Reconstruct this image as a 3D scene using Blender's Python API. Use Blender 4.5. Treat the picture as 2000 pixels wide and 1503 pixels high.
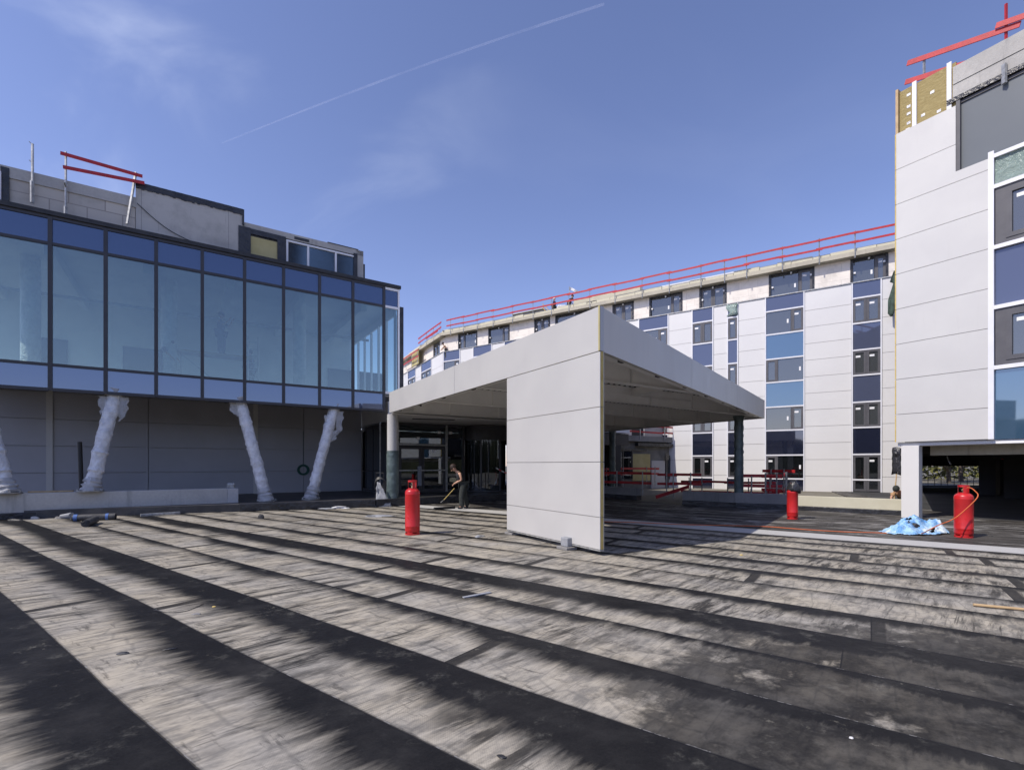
import bpy, bmesh, math, random
from mathutils import Vector, Matrix, noise
random.seed(7)
for o in list(bpy.data.objects): bpy.data.objects.remove(o)
scn = bpy.context.scene
C = scn.collection
R = math.radians

# ---------------- camera ----------------
FPX, CX, HOR, EYE = 944.0, 1000.0, 907.0, 1.7
cam = bpy.data.cameras.new('camera'); camo = bpy.data.objects.new('camera', cam); C.objects.link(camo)
camo.location = (0, 0, EYE); camo.rotation_euler = (R(90), 0, 0)
cam.sensor_width = 36; cam.sensor_fit = 'HORIZONTAL'; cam.lens = FPX / 2000 * 36
cam.shift_y = (HOR - 751.5) / 2000; cam.clip_start = .1; cam.clip_end = 40000
scn.camera = camo

# ---------------- light ----------------
SUN_EL = 48.8
SD = Vector((-.87, -.49)).normalized()           # towards the sun, on the ground
sun = bpy.data.lights.new('sun', 'SUN'); suno = bpy.data.objects.new('sun', sun); C.objects.link(suno)
sun.energy = 3.35; sun.angle = R(.53); sun.color = (1, .93, .83)
tos = Vector((SD.x * math.cos(R(SUN_EL)), SD.y * math.cos(R(SUN_EL)), math.sin(R(SUN_EL))))
suno.rotation_euler = tos.to_track_quat('Z', 'Y').to_euler()
world = bpy.data.worlds.new('World'); scn.world = world; world.use_nodes = True
wt = world.node_tree; wt.nodes.clear()
def wn(t, **k):
    n = wt.nodes.new(t)
    for a, b in k.items(): setattr(n, a, b)
    return n
sky = wn('ShaderNodeTexSky', sky_type='NISHITA'); sky.sun_disc = False
sky.sun_elevation = R(SUN_EL); sky.sun_rotation = math.atan2(SD.x, SD.y)
sky.air_density = .88; sky.dust_density = .35; sky.ozone_density = 3.6; sky.altitude = 0
bg = wn('ShaderNodeBackground'); bg.inputs[1].default_value = .15
out = wn('ShaderNodeOutputWorld')
tc = wn('ShaderNodeTexCoord')
# thin cirrus: wisps stretched across the sky dome (by direction)
mp = wn('ShaderNodeMapping'); mp.inputs['Rotation'].default_value = (R(12), R(28), R(24)); mp.inputs['Scale'].default_value = (1.1, 3.8, 3.0)
nz = wn('ShaderNodeTexNoise'); nz.inputs['Scale'].default_value = 1.5; nz.inputs['Detail'].default_value = 9; nz.inputs['Roughness'].default_value = .5; nz.inputs['Distortion'].default_value = .7
nz2 = wn('ShaderNodeTexNoise'); nz2.inputs['Scale'].default_value = 1.9; nz2.inputs['Detail'].default_value = 2
wt.links.new(tc.outputs['Generated'], mp.inputs[0]); wt.links.new(mp.outputs[0], nz.inputs[0]); wt.links.new(tc.outputs['Generated'], nz2.inputs[0])
r1 = wn('ShaderNodeMapRange', interpolation_type='SMOOTHSTEP'); r1.inputs[1].default_value = .47; r1.inputs[2].default_value = .80
r2 = wn('ShaderNodeMapRange', interpolation_type='SMOOTHSTEP'); r2.inputs[1].default_value = .40; r2.inputs[2].default_value = .64
wt.links.new(nz.outputs[0], r1.inputs[0]); wt.links.new(nz2.outputs[0], r2.inputs[0])
# more cirrus towards the north-west
dt = wn('ShaderNodeVectorMath', operation='DOT_PRODUCT'); dt.inputs[1].default_value = Vector((-.60, .64, .50)).normalized()
wt.links.new(tc.outputs['Generated'], dt.inputs[0])
r3 = wn('ShaderNodeMapRange', interpolation_type='SMOOTHSTEP'); r3.inputs[1].default_value = .78; r3.inputs[2].default_value = .98; r3.inputs[3].default_value = .07; r3.inputs[4].default_value = 1
wt.links.new(dt.outputs['Value'], r3.inputs[0])
m1 = wn('ShaderNodeMath', operation='MULTIPLY'); m2 = wn('ShaderNodeMath', operation='MULTIPLY'); m3 = wn('ShaderNodeMath', operation='MULTIPLY'); m3.inputs[1].default_value = .27
wt.links.new(r1.outputs[0], m1.inputs[0]); wt.links.new(r2.outputs[0], m1.inputs[1]); wt.links.new(m1.outputs[0], m2.inputs[0]); wt.links.new(r3.outputs[0], m2.inputs[1]); wt.links.new(m2.outputs[0], m3.inputs[0])
tint = wn('ShaderNodeMix', data_type='RGBA', blend_type='MULTIPLY'); tint.inputs[0].default_value = 1; tint.inputs[7].default_value = (1.16, .95, 1.03, 1)
mixc = wn('ShaderNodeMix', data_type='RGBA'); mixc.inputs[7].default_value = (6.2, 6.6, 7.6, 1)
wt.links.new(sky.outputs[0], tint.inputs[6]); wt.links.new(tint.outputs[2], mixc.inputs[6]); wt.links.new(m3.outputs[0], mixc.inputs[0])
wt.links.new(mixc.outputs[2], bg.inputs[0]); wt.links.new(bg.outputs[0], out.inputs[0])
scn.view_settings.view_transform = 'Standard'; scn.view_settings.look = 'None'; scn.view_settings.gamma = 1
scn.view_settings.exposure = 0.35
scn.render.engine = 'CYCLES'
scn.cycles.max_bounces = 10; scn.cycles.diffuse_bounces = 7; scn.cycles.glossy_bounces = 5; scn.cycles.transparent_max_bounces = 16; scn.cycles.caustics_reflective = False; scn.cycles.caustics_refractive = False

# ---------------- materials ----------------
class NT:
    def __init__(s, name):
        s.m = bpy.data.materials.new(name); s.m.use_nodes = True; s.t = s.m.node_tree; s.t.nodes.clear()
        s.out = s.n('ShaderNodeOutputMaterial'); s._tc = None
    def n(s, t, **k):
        n = s.t.nodes.new(t)
        for a, b in k.items(): setattr(n, a, b)
        return n
    def l(s, a, b): s.t.links.new(a, b)
    def tc(s):
        if not s._tc: s._tc = s.n('ShaderNodeTexCoord').outputs['Object']
        return s._tc
    def setv(s, sock, v):
        if hasattr(v, 'is_linked') or hasattr(v, 'links'): s.l(v, sock)
        else:
            if isinstance(v, (tuple, list)) and len(v) == 3 and sock.type == 'RGBA': v = (*v, 1)
            sock.default_value = v
    def math(s, op, a, b=0.0, c=None):
        n = s.n('ShaderNodeMath', operation=op); s.setv(n.inputs[0], a); s.setv(n.inputs[1], b)
        if c is not None: s.setv(n.inputs[2], c)
        return n.outputs[0]
    def ss(s, x, a, b, lo=0.0, hi=1.0):
        n = s.n('ShaderNodeMapRange', interpolation_type='SMOOTHSTEP'); s.setv(n.inputs[0], x); s.setv(n.inputs[1], a); s.setv(n.inputs[2], b); s.setv(n.inputs[3], lo); s.setv(n.inputs[4], hi)
        return n.outputs[0]
    def dot(s, v, d):
        n = s.n('ShaderNodeVectorMath', operation='DOT_PRODUCT'); s.setv(n.inputs[0], v); n.inputs[1].default_value = d
        return n.outputs['Value']
    def comb(s, x=0.0, y=0.0, z=0.0):
        n = s.n('ShaderNodeCombineXYZ')
        for i, v in enumerate((x, y, z)): s.setv(n.inputs[i], v)
        return n.outputs[0]
    def noise(s, v, scale, detail=3, rough=.5, dist=0.0):
        n = s.n('ShaderNodeTexNoise'); s.setv(n.inputs[0], v); n.inputs['Scale'].default_value = scale; n.inputs['Detail'].default_value = detail; n.inputs['Roughness'].default_value = rough; n.inputs['Distortion'].default_value = dist
        return n.outputs[0]
    def mix(s, f, a, b, blend='MIX'):
        n = s.n('ShaderNodeMix', data_type='RGBA', blend_type=blend); s.setv(n.inputs[0], f); s.setv(n.inputs[6], a); s.setv(n.inputs[7], b)
        return n.outputs[2]
    def bump(s, h, dist, st=1.0):
        n = s.n('ShaderNodeBump'); n.inputs['Strength'].default_value = st; n.inputs['Distance'].default_value = dist; s.setv(n.inputs['Height'], h)
        return n.outputs[0]
    def prin(s, color, rough=.6, metal=0.0, normal=None, spec=None, **kw):
        p = s.n('ShaderNodeBsdfPrincipled'); s.setv(p.inputs['Base Color'], color); s.setv(p.inputs['Roughness'], rough); p.inputs['Metallic'].default_value = metal
        if normal is not None: s.l(normal, p.inputs['Normal'])
        if spec is not None: p.inputs['Specular IOR Level'].default_value = spec
        for k, v in kw.items(): s.setv(p.inputs[k.replace('_', ' ')], v)
        s.l(p.outputs[0], s.out.inputs[0]); return p

def simple(name, c1, c2=None, scale=2.0, rough=.6, metal=0.0, bump=0.0, bscale=None, detail=5, spec=None, stretch=None):
    t = NT(name); v = t.tc()
    if stretch:
        mm = t.n('ShaderNodeMapping'); mm.inputs['Scale'].default_value = stretch; t.l(v, mm.inputs[0]); v = mm.outputs[0]
    if c2 is None: c2 = tuple(x * .86 for x in c1)
    n = t.noise(v, scale, detail, .6)
    col = t.mix(t.ss(n, .32, .68), c1, c2)
    nn = t.bump(t.noise(t.tc(), bscale or scale * 6, 4, .6), bump) if bump else None
    t.prin(col, rough, metal, nn, spec); return t.m

M = {}
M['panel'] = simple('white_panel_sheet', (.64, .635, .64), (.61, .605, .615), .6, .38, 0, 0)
M['panel_canopy'] = simple('canopy_panel_sheet', (.56, .56, .57), (.53, .53, .545), .5, .35)
M['panel_far'] = simple('far_panel_sheet', (.70, .69, .67), (.665, .655, .64), .3, .4)
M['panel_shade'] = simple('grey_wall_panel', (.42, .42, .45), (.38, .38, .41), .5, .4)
M['seam'] = simple('panel_joint', (.42, .42, .42))
M['foam'] = simple('yellow_foam_edge', (.62, .47, .16), (.5, .36, .11), 5, .8)
M['white'] = simple('white_metal', (.78, .78, .8), (.72, .72, .75), 2, .4)
M['steel'] = simple('painted_steel', (.86, .85, .83), (.80, .79, .77), 1.5, .5)
M['galv'] = simple('galvanised_steel', (.5, .5, .48), (.3, .3, .29), 9, .45, .5)
M['deckmetal'] = simple('profiled_deck_sheet', (.86, .86, .85), (.76, .76, .75), 3, .45)
M['dark'] = simple('dark_frame', (.045, .043, .047), (.035, .034, .04), 3, .4)
M['frame'] = simple('grey_window_frame', (.105, .102, .108), (.085, .083, .09), 3, .45)
M['black'] = simple('black_bitumen', (.018, .018, .02), (.035, .034, .034), 5, .5, 0, .01, 25)
M['blackfoil'] = simple('black_foil', (.02, .02, .022), (.04, .04, .045), 3, .25, 0, .03, 9)
M['red'] = simple('red_painted_board', (.50, .02, .028), (.36, .018, .022), 4, .5, 0, .002, 40, stretch=(1, 1, 1))
M['gasred'] = simple('red_enamel', (.55, .018, .02), (.47, .018, .02), 6, .28)
M['brass'] = simple('brass_valve', (.6, .5, .3), (.4, .33, .18), 20, .35, .8)
M['orange'] = simple('orange_rubber', (.60, .13, .03), None, 5, .5)
M['sticker'] = simple('white_sticker', (.85, .85, .85), (.8, .8, .8), 5, .6)
M['yellowtape'] = simple('ochre_board', (.42, .36, .16), (.5, .44, .22), 1.5, .7)
M['greenwrap'] = simple('green_wrap', (.07, .10, .10), (.15, .19, .185), 2.2, .3, 0, .03, 7)
M['greenfoil'] = simple('green_cloth', (.06, .10, .075), (.03, .05, .04), 4, .8, 0, .02, 12)
M['wood'] = simple('raw_timber', (.55, .40, .22), (.42, .29, .15), 4, .7, stretch=(1, 1, 1))
M['pipe'] = simple('black_pipe', (.02, .02, .022), None, 5, .45)
M['membrane'] = simple('membrane_roll', (.035, .035, .038), (.08, .08, .08), 8, .6, 0, .005, 40)
M['bluetape'] = simple('blue_tape', (.10, .19, .45), None, 5, .4)
M['hivis'] = simple('skin', (.55, .32, .22), (.48, .27, .18), 8, .55)
M['skin'] = M['hivis']
M['hair'] = simple('brown_hair', (.035, .018, .012), (.02, .01, .008), 30, .7)
M['blackcloth'] = simple('black_cloth', (.02, .02, .024), (.035, .035, .04), 10, .85, 0, .004, 30)
M['greycloth'] = simple('grey_green_cloth', (.035, .04, .037), (.022, .026, .024), 10, .85, 0, .004, 30)
M['bluecloth'] = simple('blue_cloth', (.05, .07, .14), (.04, .05, .1), 10, .85)
M['tancloth'] = simple('tan_shirt', (.5, .31, .17), (.42, .25, .13), 10, .85, 0, .004, 30)
M['maroon'] = simple('maroon_cloth', (.10, .02, .025), (.07, .015, .02), 10, .85)
M['greypoly'] = simple('grey_cardboard', (.33, .34, .36), (.25, .26, .28), 6, .7, 0, .02, 6)
M['cream'] = simple('cream_render', (.60, .57, .44), (.54, .51, .39), 1.6, .85, 0, .004, 40)
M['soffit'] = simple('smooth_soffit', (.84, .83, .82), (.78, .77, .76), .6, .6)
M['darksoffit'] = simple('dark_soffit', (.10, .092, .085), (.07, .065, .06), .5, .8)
M['interior'] = simple('interior_plaster', (.78, .80, .77), (.60, .63, .62), .35, .9)
M['interiorfloor'] = simple('interior_screed', (.35, .35, .34), (.25, .25, .25), .5, .8)
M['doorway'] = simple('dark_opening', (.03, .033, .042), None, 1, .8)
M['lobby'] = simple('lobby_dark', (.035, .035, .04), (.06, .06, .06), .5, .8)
M['palletgrey'] = simple('grey_block', (.25, .25, .25), (.14, .14, .14), 3, .8)
M['rendergrey'] = simple('annex_cement_plaster', (.22, .215, .2), (.13, .125, .12), .9, .9, 0, .01, 12)
M['soil'] = simple('rough_ground', (.19, .175, .14), (.12, .11, .08), .25, .95, 0, .03, 3)
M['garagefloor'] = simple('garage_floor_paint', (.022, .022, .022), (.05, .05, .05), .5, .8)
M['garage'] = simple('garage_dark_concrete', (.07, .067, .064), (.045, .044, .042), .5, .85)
M['bark'] = simple('bark', (.16, .13, .10), (.09, .07, .055), 5, .9, 0, .02, 20)
M['leaf'] = simple('spring_leaf', (.16, .15, .035), (.10, .11, .025), 1.2, .7)
M['woods'] = simple('woodland', (.05, .055, .025), (.02, .024, .012), .12, .95, 0, .6, .5)

def sheetmetal(name, c1, c2, rough=.38):
    t = NT(name); v = t.tc(); n = t.noise(v, .7, 3, .5); mm = t.n('ShaderNodeMapping'); mm.inputs['Scale'].default_value = (2.2, 2.2, .25); t.l(v, mm.inputs[0])
    d = t.noise(mm.outputs[0], 1.6, 6, .7); col = t.mix(t.ss(n, .35, .65), c1, c2); col = t.mix(t.ss(d, .56, .80, 0, .22), col, tuple(x * .72 for x in c2))
    col = t.mix(t.ss(t.noise(v, 5, 5, .7), .64, .80, 0, .18), col, tuple(x * .6 for x in c2))
    t.prin(col, t.math('ADD', rough, t.math('MULTIPLY', t.math('SUBTRACT', d, .5), .2)), 0, t.bump(t.noise(v, 1.1, 2, .4), .012)); return t.m
M['panel'] = sheetmetal('white_panel_sheet', (.59, .58, .555), (.56, .55, .53)); M['panel_canopy'] = sheetmetal('canopy_panel_sheet', (.53, .52, .50), (.50, .49, .475), .36)
def enamel():
    t = NT('red_enamel'); v = t.tc(); n = t.noise(v, 7, 6, .75); c = t.mix(t.ss(t.noise(v, 3, 4), .35, .65), (.55, .018, .02), (.44, .018, .02)); c = t.mix(t.ss(n, .62, .70, 0, .6), c, (.20, .03, .025)); c = t.mix(t.ss(t.noise(v, 23, 4, .7), .66, .72, 0, .5), c, (.62, .30, .26))
    t.prin(c, t.ss(n, .3, .8, .25, .5), 0, t.bump(t.noise(v, 4, 2), .004)); return t.m
M['gasred'] = enamel()
def concrete(name, a, b, stain=(.1, .1, .1), amt=.5, rough=.9, spots=True):
    t = NT(name); v = t.tc()
    big = t.noise(v, .55, 4, .6, .4); fine = t.noise(v, 14, 5, .7)
    mm = t.n('ShaderNodeMapping'); mm.inputs['Scale'].default_value = (1.6, 1.6, .16); t.l(v, mm.inputs[0])
    drip = t.noise(mm.outputs[0], 2.2, 5, .65)
    c = t.mix(t.ss(big, .35, .65), a, b)
    c = t.mix(t.math('MULTIPLY', t.ss(drip, .55, .78), amt), c, stain)
    c = t.mix(t.ss(fine, .3, .75, 0, .35), c, tuple(x * .6 for x in a))
    t.prin(c, rough, 0, t.bump(fine, .006)); return t.m
M['concrete'] = concrete('cast_concrete', (.56, .54, .49), (.46, .44, .405), (.22, .21, .19), .6)
M['concrete_dirty'] = concrete('dirty_concrete', (.27, .26, .25), (.20, .195, .19), (.09, .085, .08), .8)
M['concrete_warm'] = concrete('warm_slab_edge', (.52, .48, .38), (.42, .39, .32), (.16, .14, .11), .6)
M['concrete_light'] = concrete('light_cast_concrete', (.50, .485, .455), (.40, .39, .37), (.19, .18, .17), .8)
M['concrete_col'] = concrete('smooth_column_concrete', (.55, .54, .52), (.5, .49, .47), (.35, .34, .32), .3)

def frame_uv(t, d):
    v = t.tc(); return t.comb(t.dot(v, (d[0], d[1], 0)), t.dot(v, (0, 0, 1)), 0.0)
def blocks(name, d, c1, c2, mortar, bw=.62, bh=.26, ms=.012):
    t = NT(name); uv = frame_uv(t, d)
    b = t.n('ShaderNodeTexBrick'); t.l(uv, b.inputs[0]); b.inputs['Scale'].default_value = 1
    b.inputs['Brick Width'].default_value = bw; b.inputs['Row Height'].default_value = bh; b.inputs['Mortar Size'].default_value = ms; b.inputs['Mortar Smooth'].default_value = .3; b.inputs['Bias'].default_value = -.1
    b.inputs['Color1'].default_value = (*c1, 1); b.inputs['Color2'].default_value = (*c2, 1); b.inputs['Mortar'].default_value = (*mortar, 1)
    n = t.noise(t.tc(), 1.2, 6, .65)
    mm = t.n('ShaderNodeMapping'); mm.inputs['Scale'].default_value = (3.0, 3.0, .28); t.l(t.tc(), mm.inputs[0]); dr = t.noise(mm.outputs[0], 1.8, 6, .7)
    n = t.math('MAXIMUM', n, t.math('MULTIPLY', t.ss(dr, .52, .72), .75))
    c = t.mix(t.ss(n, .42, .75, 0, .6), b.outputs[0], tuple(x * .62 for x in c2))
    t.prin(c, .9, 0, t.bump(t.noise(t.tc(), 18, 4), .004)); return t.m

def rockwool():
    t = NT('rock_wool'); v = t.tc()
    mm = t.n('ShaderNodeMapping'); mm.inputs['Scale'].default_value = (3, 3, 14); t.l(v, mm.inputs[0])
    n = t.noise(mm.outputs[0], 2.4, 8, .75); c = t.mix(t.ss(n, .3, .7), (.42, .34, .16), (.26, .20, .08))
    t.prin(c, .95, 0, t.bump(n, .02)); return t.m
M['rockwool'] = rockwool()

def glassmat(name, refl, tint, see, body=(.05, .07, .08), rough=.02, wav=0.0, ior=1.5):
    """pane: mirror part refl, see-through part see (of what is left), rest a dull body"""
    t = NT(name)
    g = t.n('ShaderNodeBsdfGlossy'); g.inputs['Color'].default_value = (*refl[1], 1); g.inputs['Roughness'].default_value = rough
    if wav:
        g2 = t.bump(t.noise(t.tc(), .5, 2, .4), wav); t.l(g2, g.inputs['Normal'])
    tr = t.n('ShaderNodeBsdfTransparent'); tr.inputs[0].default_value = (*tint, 1)
    df = t.n('ShaderNodeBsdfDiffuse'); df.inputs[0].default_value = (*body, 1)
    m1 = t.n('ShaderNodeMixShader'); m1.inputs[0].default_value = see; t.l(df.outputs[0], m1.inputs[1]); t.l(tr.outputs[0], m1.inputs[2])
    fr = t.n('ShaderNodeFresnel'); fr.inputs[0].default_value = ior
    fac = t.math('ADD', t.math('MULTIPLY', fr.outputs[0], 1.0), refl[0]); fac = t.math('MINIMUM', fac, 1.0)
    m2 = t.n('ShaderNodeMixShader'); t.l(fac, m2.inputs[0]); t.l(m1.outputs[0], m2.inputs[1]); t.l(g.outputs[0], m2.inputs[2])
    t.l(m2.outputs[0], t.out.inputs[0]); return t.m
M['glass'] = glassmat('curtain_wall_glass', (.17, (.74, .82, .84)), (.74, .86, .84), .95, (.03, .05, .06), 0.0, 0.0, 1.42)
M['spandrel_top'] = glassmat('deep_blue_spandrel', (.17, (.55, .66, .86)), (0, 0, 0), 0, (.025, .04, .09), .02)
M['spandrel_low'] = glassmat('blue_spandrel', (.20, (.66, .76, .95)), (0, 0, 0), 0, (.05, .07, .14), .02)
M['navy'] = glassmat('navy_spandrel', (.06, (.8, .85, 1.0)), (0, 0, 0), 0, (.075, .088, .14), .03, .002)
M['teal'] = glassmat('teal_spandrel', (.16, (.75, .9, 1.0)), (0, 0, 0), 0, (.045, .09, .145), .03, .002)
M['darkspan'] = glassmat('dark_spandrel', (.10, (.8, .85, 1.0)), (0, 0, 0), 0, (.015, .018, .035), .03, .002)
M['pane'] = glassmat('window_glass', (.12, (.85, .86, .85)), (.5, .55, .55), .25, (.085, .092, .095), .01, .003)
M['pane_low'] = glassmat('lower_window_glass', (.05, (.9, .95, 1)), (.4, .42, .42), .4, (.012, .014, .016), .01, .003)
M['greyboard'] = simple('grey_pane_sheet', (.125, .14, .152), (.115, .13, .142), .4, .35)
M['lobbyglass'] = glassmat('lobby_glass', (.07, (.9, .95, 1)), (.45, .5, .5), .75, (.01, .012, .013), .0)
M['faintglass'] = glassmat('insulating_sheet_window', (.26, (.7, .85, .95)), (.35, .5, .52), .35, (.05, .09, .11), .02)

def plastic(name, col, alpha, rough=.3):
    t = NT(name); v = t.tc()
    n = t.noise(v, 6, 5, .65, .8); b = t.bump(t.noise(v, 11, 5, .7, .5), .05)
    p = t.n('ShaderNodeBsdfPrincipled'); p.inputs['Roughness'].default_value = rough; t.l(t.mix(t.ss(n, .35, .65), col, tuple(x * .7 for x in col)), p.inputs['Base Color']); t.l(b, p.inputs['Normal'])
    tr = t.n('ShaderNodeBsdfTransparent'); m = t.n('ShaderNodeMixShader'); t.l(t.ss(n, .3, .75, alpha * .8, min(1, alpha * 1.15)), m.inputs[0]); t.l(tr.outputs[0], m.inputs[1]); t.l(p.outputs[0], m.inputs[2]); t.l(m.outputs[0], t.out.inputs[0]); return t.m
M['wrap'] = simple('white_bubble_wrap', (.84, .84, .84), (.62, .62, .63), 5, .3, 0, .07, 9)
M['film'] = plastic('torn_plastic_film', (.72, .72, .72), .72)
M['greenfilm'] = plastic('green_film', (.33, .43, .39), .95, .15)

# ---------------- mesh helpers ----------------
class MB:
    def __init__(s): s.v = []; s.f = []; s.sm = []
    def add(s, vs, fs, smooth=False):
        o = len(s.v); s.v += [tuple(v) for v in vs]; s.f += [[i + o for i in f] for f in fs]; s.sm += [smooth] * len(fs); return s
    def hexa(s, p):   # p: bottom 4 ccw, top 4
        return s.add(p, [(3, 2, 1, 0), (4, 5, 6, 7), (0, 1, 5, 4), (1, 2, 6, 5), (2, 3, 7, 6), (3, 0, 4, 7)])
    def box(s, x0, x1, y0, y1, z0, z1):
        return s.hexa([(x0, y0, z0), (x1, y0, z0), (x1, y1, z0), (x0, y1, z0), (x0, y0, z1), (x1, y0, z1), (x1, y1, z1), (x0, y1, z1)])
    def prism(s, poly, z0, z1):
        n = len(poly); vs = [(p[0], p[1], z0) for p in poly] + [(p[0], p[1], z1) for p in poly]
        return s.add(vs, [list(range(n))[::-1], [n + i for i in range(n)]] + [(i, (i + 1) % n, n + (i + 1) % n, n + i) for i in range(n)])
    def bar(s, a, b, w, h, up=(0, 0, 1)):   # rectangular bar a->b
        a = Vector(a); b = Vector(b); d = (b - a).normalized(); u = Vector(up)
        if abs(d.dot(u)) > .99: u = Vector((1, 0, 0))
        x = d.cross(u).normalized(); y = x.cross(d).normalized()
        q = [x * sx * w / 2 + y * sy * h / 2 for sx, sy in ((-1, -1), (1, -1), (1, 1), (-1, 1))]
        return s.add([a + k for k in q] + [b + k for k in q], [(3, 2, 1, 0), (4, 5, 6, 7), (0, 1, 5, 4), (1, 2, 6, 5), (2, 3, 7, 6), (3, 0, 4, 7)])
    def tube(s, pts, rad, n=10, cap=True, rn=0.0):
        pts = [Vector(p) for p in pts]; vs = []; fs = []
        rad = rad if isinstance(rad, (list, tuple)) else [rad] * len(pts)
        ref = None
        for i, p in enumerate(pts):
            d = (pts[min(i + 1, len(pts) - 1)] - pts[max(i - 1, 0)]).normalized()
            if ref is None: ref = Vector((0, 0, 1)) if abs(d.z) < .9 else Vector((1, 0, 0))
            x = d.cross(ref).normalized(); y = x.cross(d).normalized(); ref = y
            for k in range(n):
                a = 2 * math.pi * k / n; r = rad[i]
                if rn: r *= 1 + rn * noise.noise(Vector((math.cos(a) * 2, math.sin(a) * 2, i * .9 + p.x)))
                vs.append(p + x * math.cos(a) * r + y * math.sin(a) * r)
        for i in range(len(pts) - 1):
            for k in range(n): fs.append((i * n + k, i * n + (k + 1) % n, (i + 1) * n + (k + 1) % n, (i + 1) * n + k))
        if cap: fs.append(list(range(n))[::-1]); fs.append([(len(pts) - 1) * n + k for k in range(n)])
        return s.add(vs, fs, True)
    def lathe(s, prof, c=(0, 0, 0), n=32, a0=0, a1=2 * math.pi):
        full = abs(a1 - a0 - 2 * math.pi) < 1e-6; m = n if full else n + 1; vs = []; fs = []
        for r, z in prof:
            for k in range(m):
                a = a0 + (a1 - a0) * k / n; vs.append((c[0] + r * math.cos(a), c[1] + r * math.sin(a), c[2] + z))
        for i in range(len(prof) - 1):
            for k in range(n if not full else m):
                k2 = (k + 1) % m if full else k + 1
                if not full and k >= n: continue
                fs.append((i * m + k, i * m + k2, (i + 1) * m + k2, (i + 1) * m + k))
        return s.add(vs, fs, True)
    def build(s, name, mat, parent=None, loc=None, bevel=0.0, solid=0.0):
        me = bpy.data.meshes.new(name)
        o = bpy.data.objects.new(name, me); C.objects.link(o)
        if parent is not None: o.parent = parent; org = WORG[parent.name]
        else: org = Vector(loc) if loc else Vector((0, 0, 0)); o.location = org
        WORG[o.name] = org
        me.from_pydata([tuple(Vector(v) - org) for v in s.v], [], s.f); me.materials.append(mat)
        me.polygons.foreach_set('use_smooth', s.sm); me.update()
        bmm = bmesh.new(); bmm.from_mesh(me); bmesh.ops.recalc_face_normals(bmm, faces=bmm.faces[:]); bmm.to_mesh(me); bmm.free()
        if any(s.sm):
            try: me.set_sharp_from_angle(angle=R(40))
            except Exception: pass
        if bevel:
            b = o.modifiers.new('bevel', 'BEVEL'); b.width = bevel; b.segments = 2; b.limit_method = 'ANGLE'
        if solid:
            b = o.modifiers.new('solid', 'SOLIDIFY'); b.thickness = solid
        return o
WORG = {}
def tag(o, label=None, cat=None, group=None, kind=None):
    if label: o['label'] = label
    if cat: o['category'] = cat
    if group: o['group'] = group
    if kind: o['kind'] = kind
    return o
def thing(name, loc, label, cat, group=None):
    o = bpy.data.objects.new(name, None); C.objects.link(o); o.location = loc; o.empty_display_size = .2; WORG[o.name] = Vector(loc)
    return tag(o, label, cat, group)

class Fr:
    """vertical facade plane: origin, direction along it, n = towards the viewer"""
    def __init__(s, x, y, dx, dy):
        s.O = Vector((x, y)); s.d = Vector((dx, dy)).normalized(); n = Vector((s.d.y, -s.d.x))
        if n.dot(-s.O) < 0: n = -n
        s.n = n
    def P(s, a, n, z): q = s.O + s.d * a + s.n * n; return Vector((q.x, q.y, z))
    def s_at(s, px, n=0.0):
        r = (px - CX) / FPX; o = s.O + s.n * n
        return (r * o.y - o.x) / (s.d.x - r * s.d.y)
    def z_at(s, px, py, n=0.0):
        q = s.P(s.s_at(px, n), n, 0); return EYE + (HOR - py) * q.y / FPX
    def box(s, mb, s0, s1, n0, n1, z0, z1):
        P = s.P
        a = [P(s0, n0, z0), P(s1, n0, z0), P(s1, n1, z0), P(s0, n1, z0), P(s0, n0, z1), P(s1, n0, z1), P(s1, n1, z1), P(s0, n1, z1)]
        mb.hexa(a); return mb
def at(px, py, z=0.0):      # point at height z seen at a pixel
    Y = FPX * (EYE - z) / (py - HOR); return Vector(((px - CX) / FPX * Y, Y, z))
def atY(px, Y, z=0.0): return Vector(((px - CX) / FPX * Y, Y, z))

D1 = (1400, 944); D2 = (-.617, 1); D5 = (-1440, 944)
G = Fr(-10.5, 18.6, *D1)                 # glass front of the left building
F = Fr(21.9, 30.0, *D5)                  # hotel facade
K = Vector((12.4, 15.6)); RB = Fr(K.x, K.y, .617, -1)      # right building front
A = Vector((1.637, 8.985)); B = Vector((-5.03, 19.8)); Dc = Vector((11.6, 22.2)); Cc = Vector((4.93, 33.0))
M['blocks_far'] = blocks('aerated_block_wall', F.d, (.86, .79, .71), (.80, .75, .68), (.62, .58, .52), 1.2, .52, .012)
M['blocks_left'] = blocks('grey_block_wall', G.d, (.56, .52, .46), (.47, .44, .40), (.34, .31, .28), .95, .5, .02)
M['formed'] = blocks('formed_concrete', G.d, (.50, .485, .455), (.45, .435, .41), (.27, .26, .25), 2.7, 2.4, .010)

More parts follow.
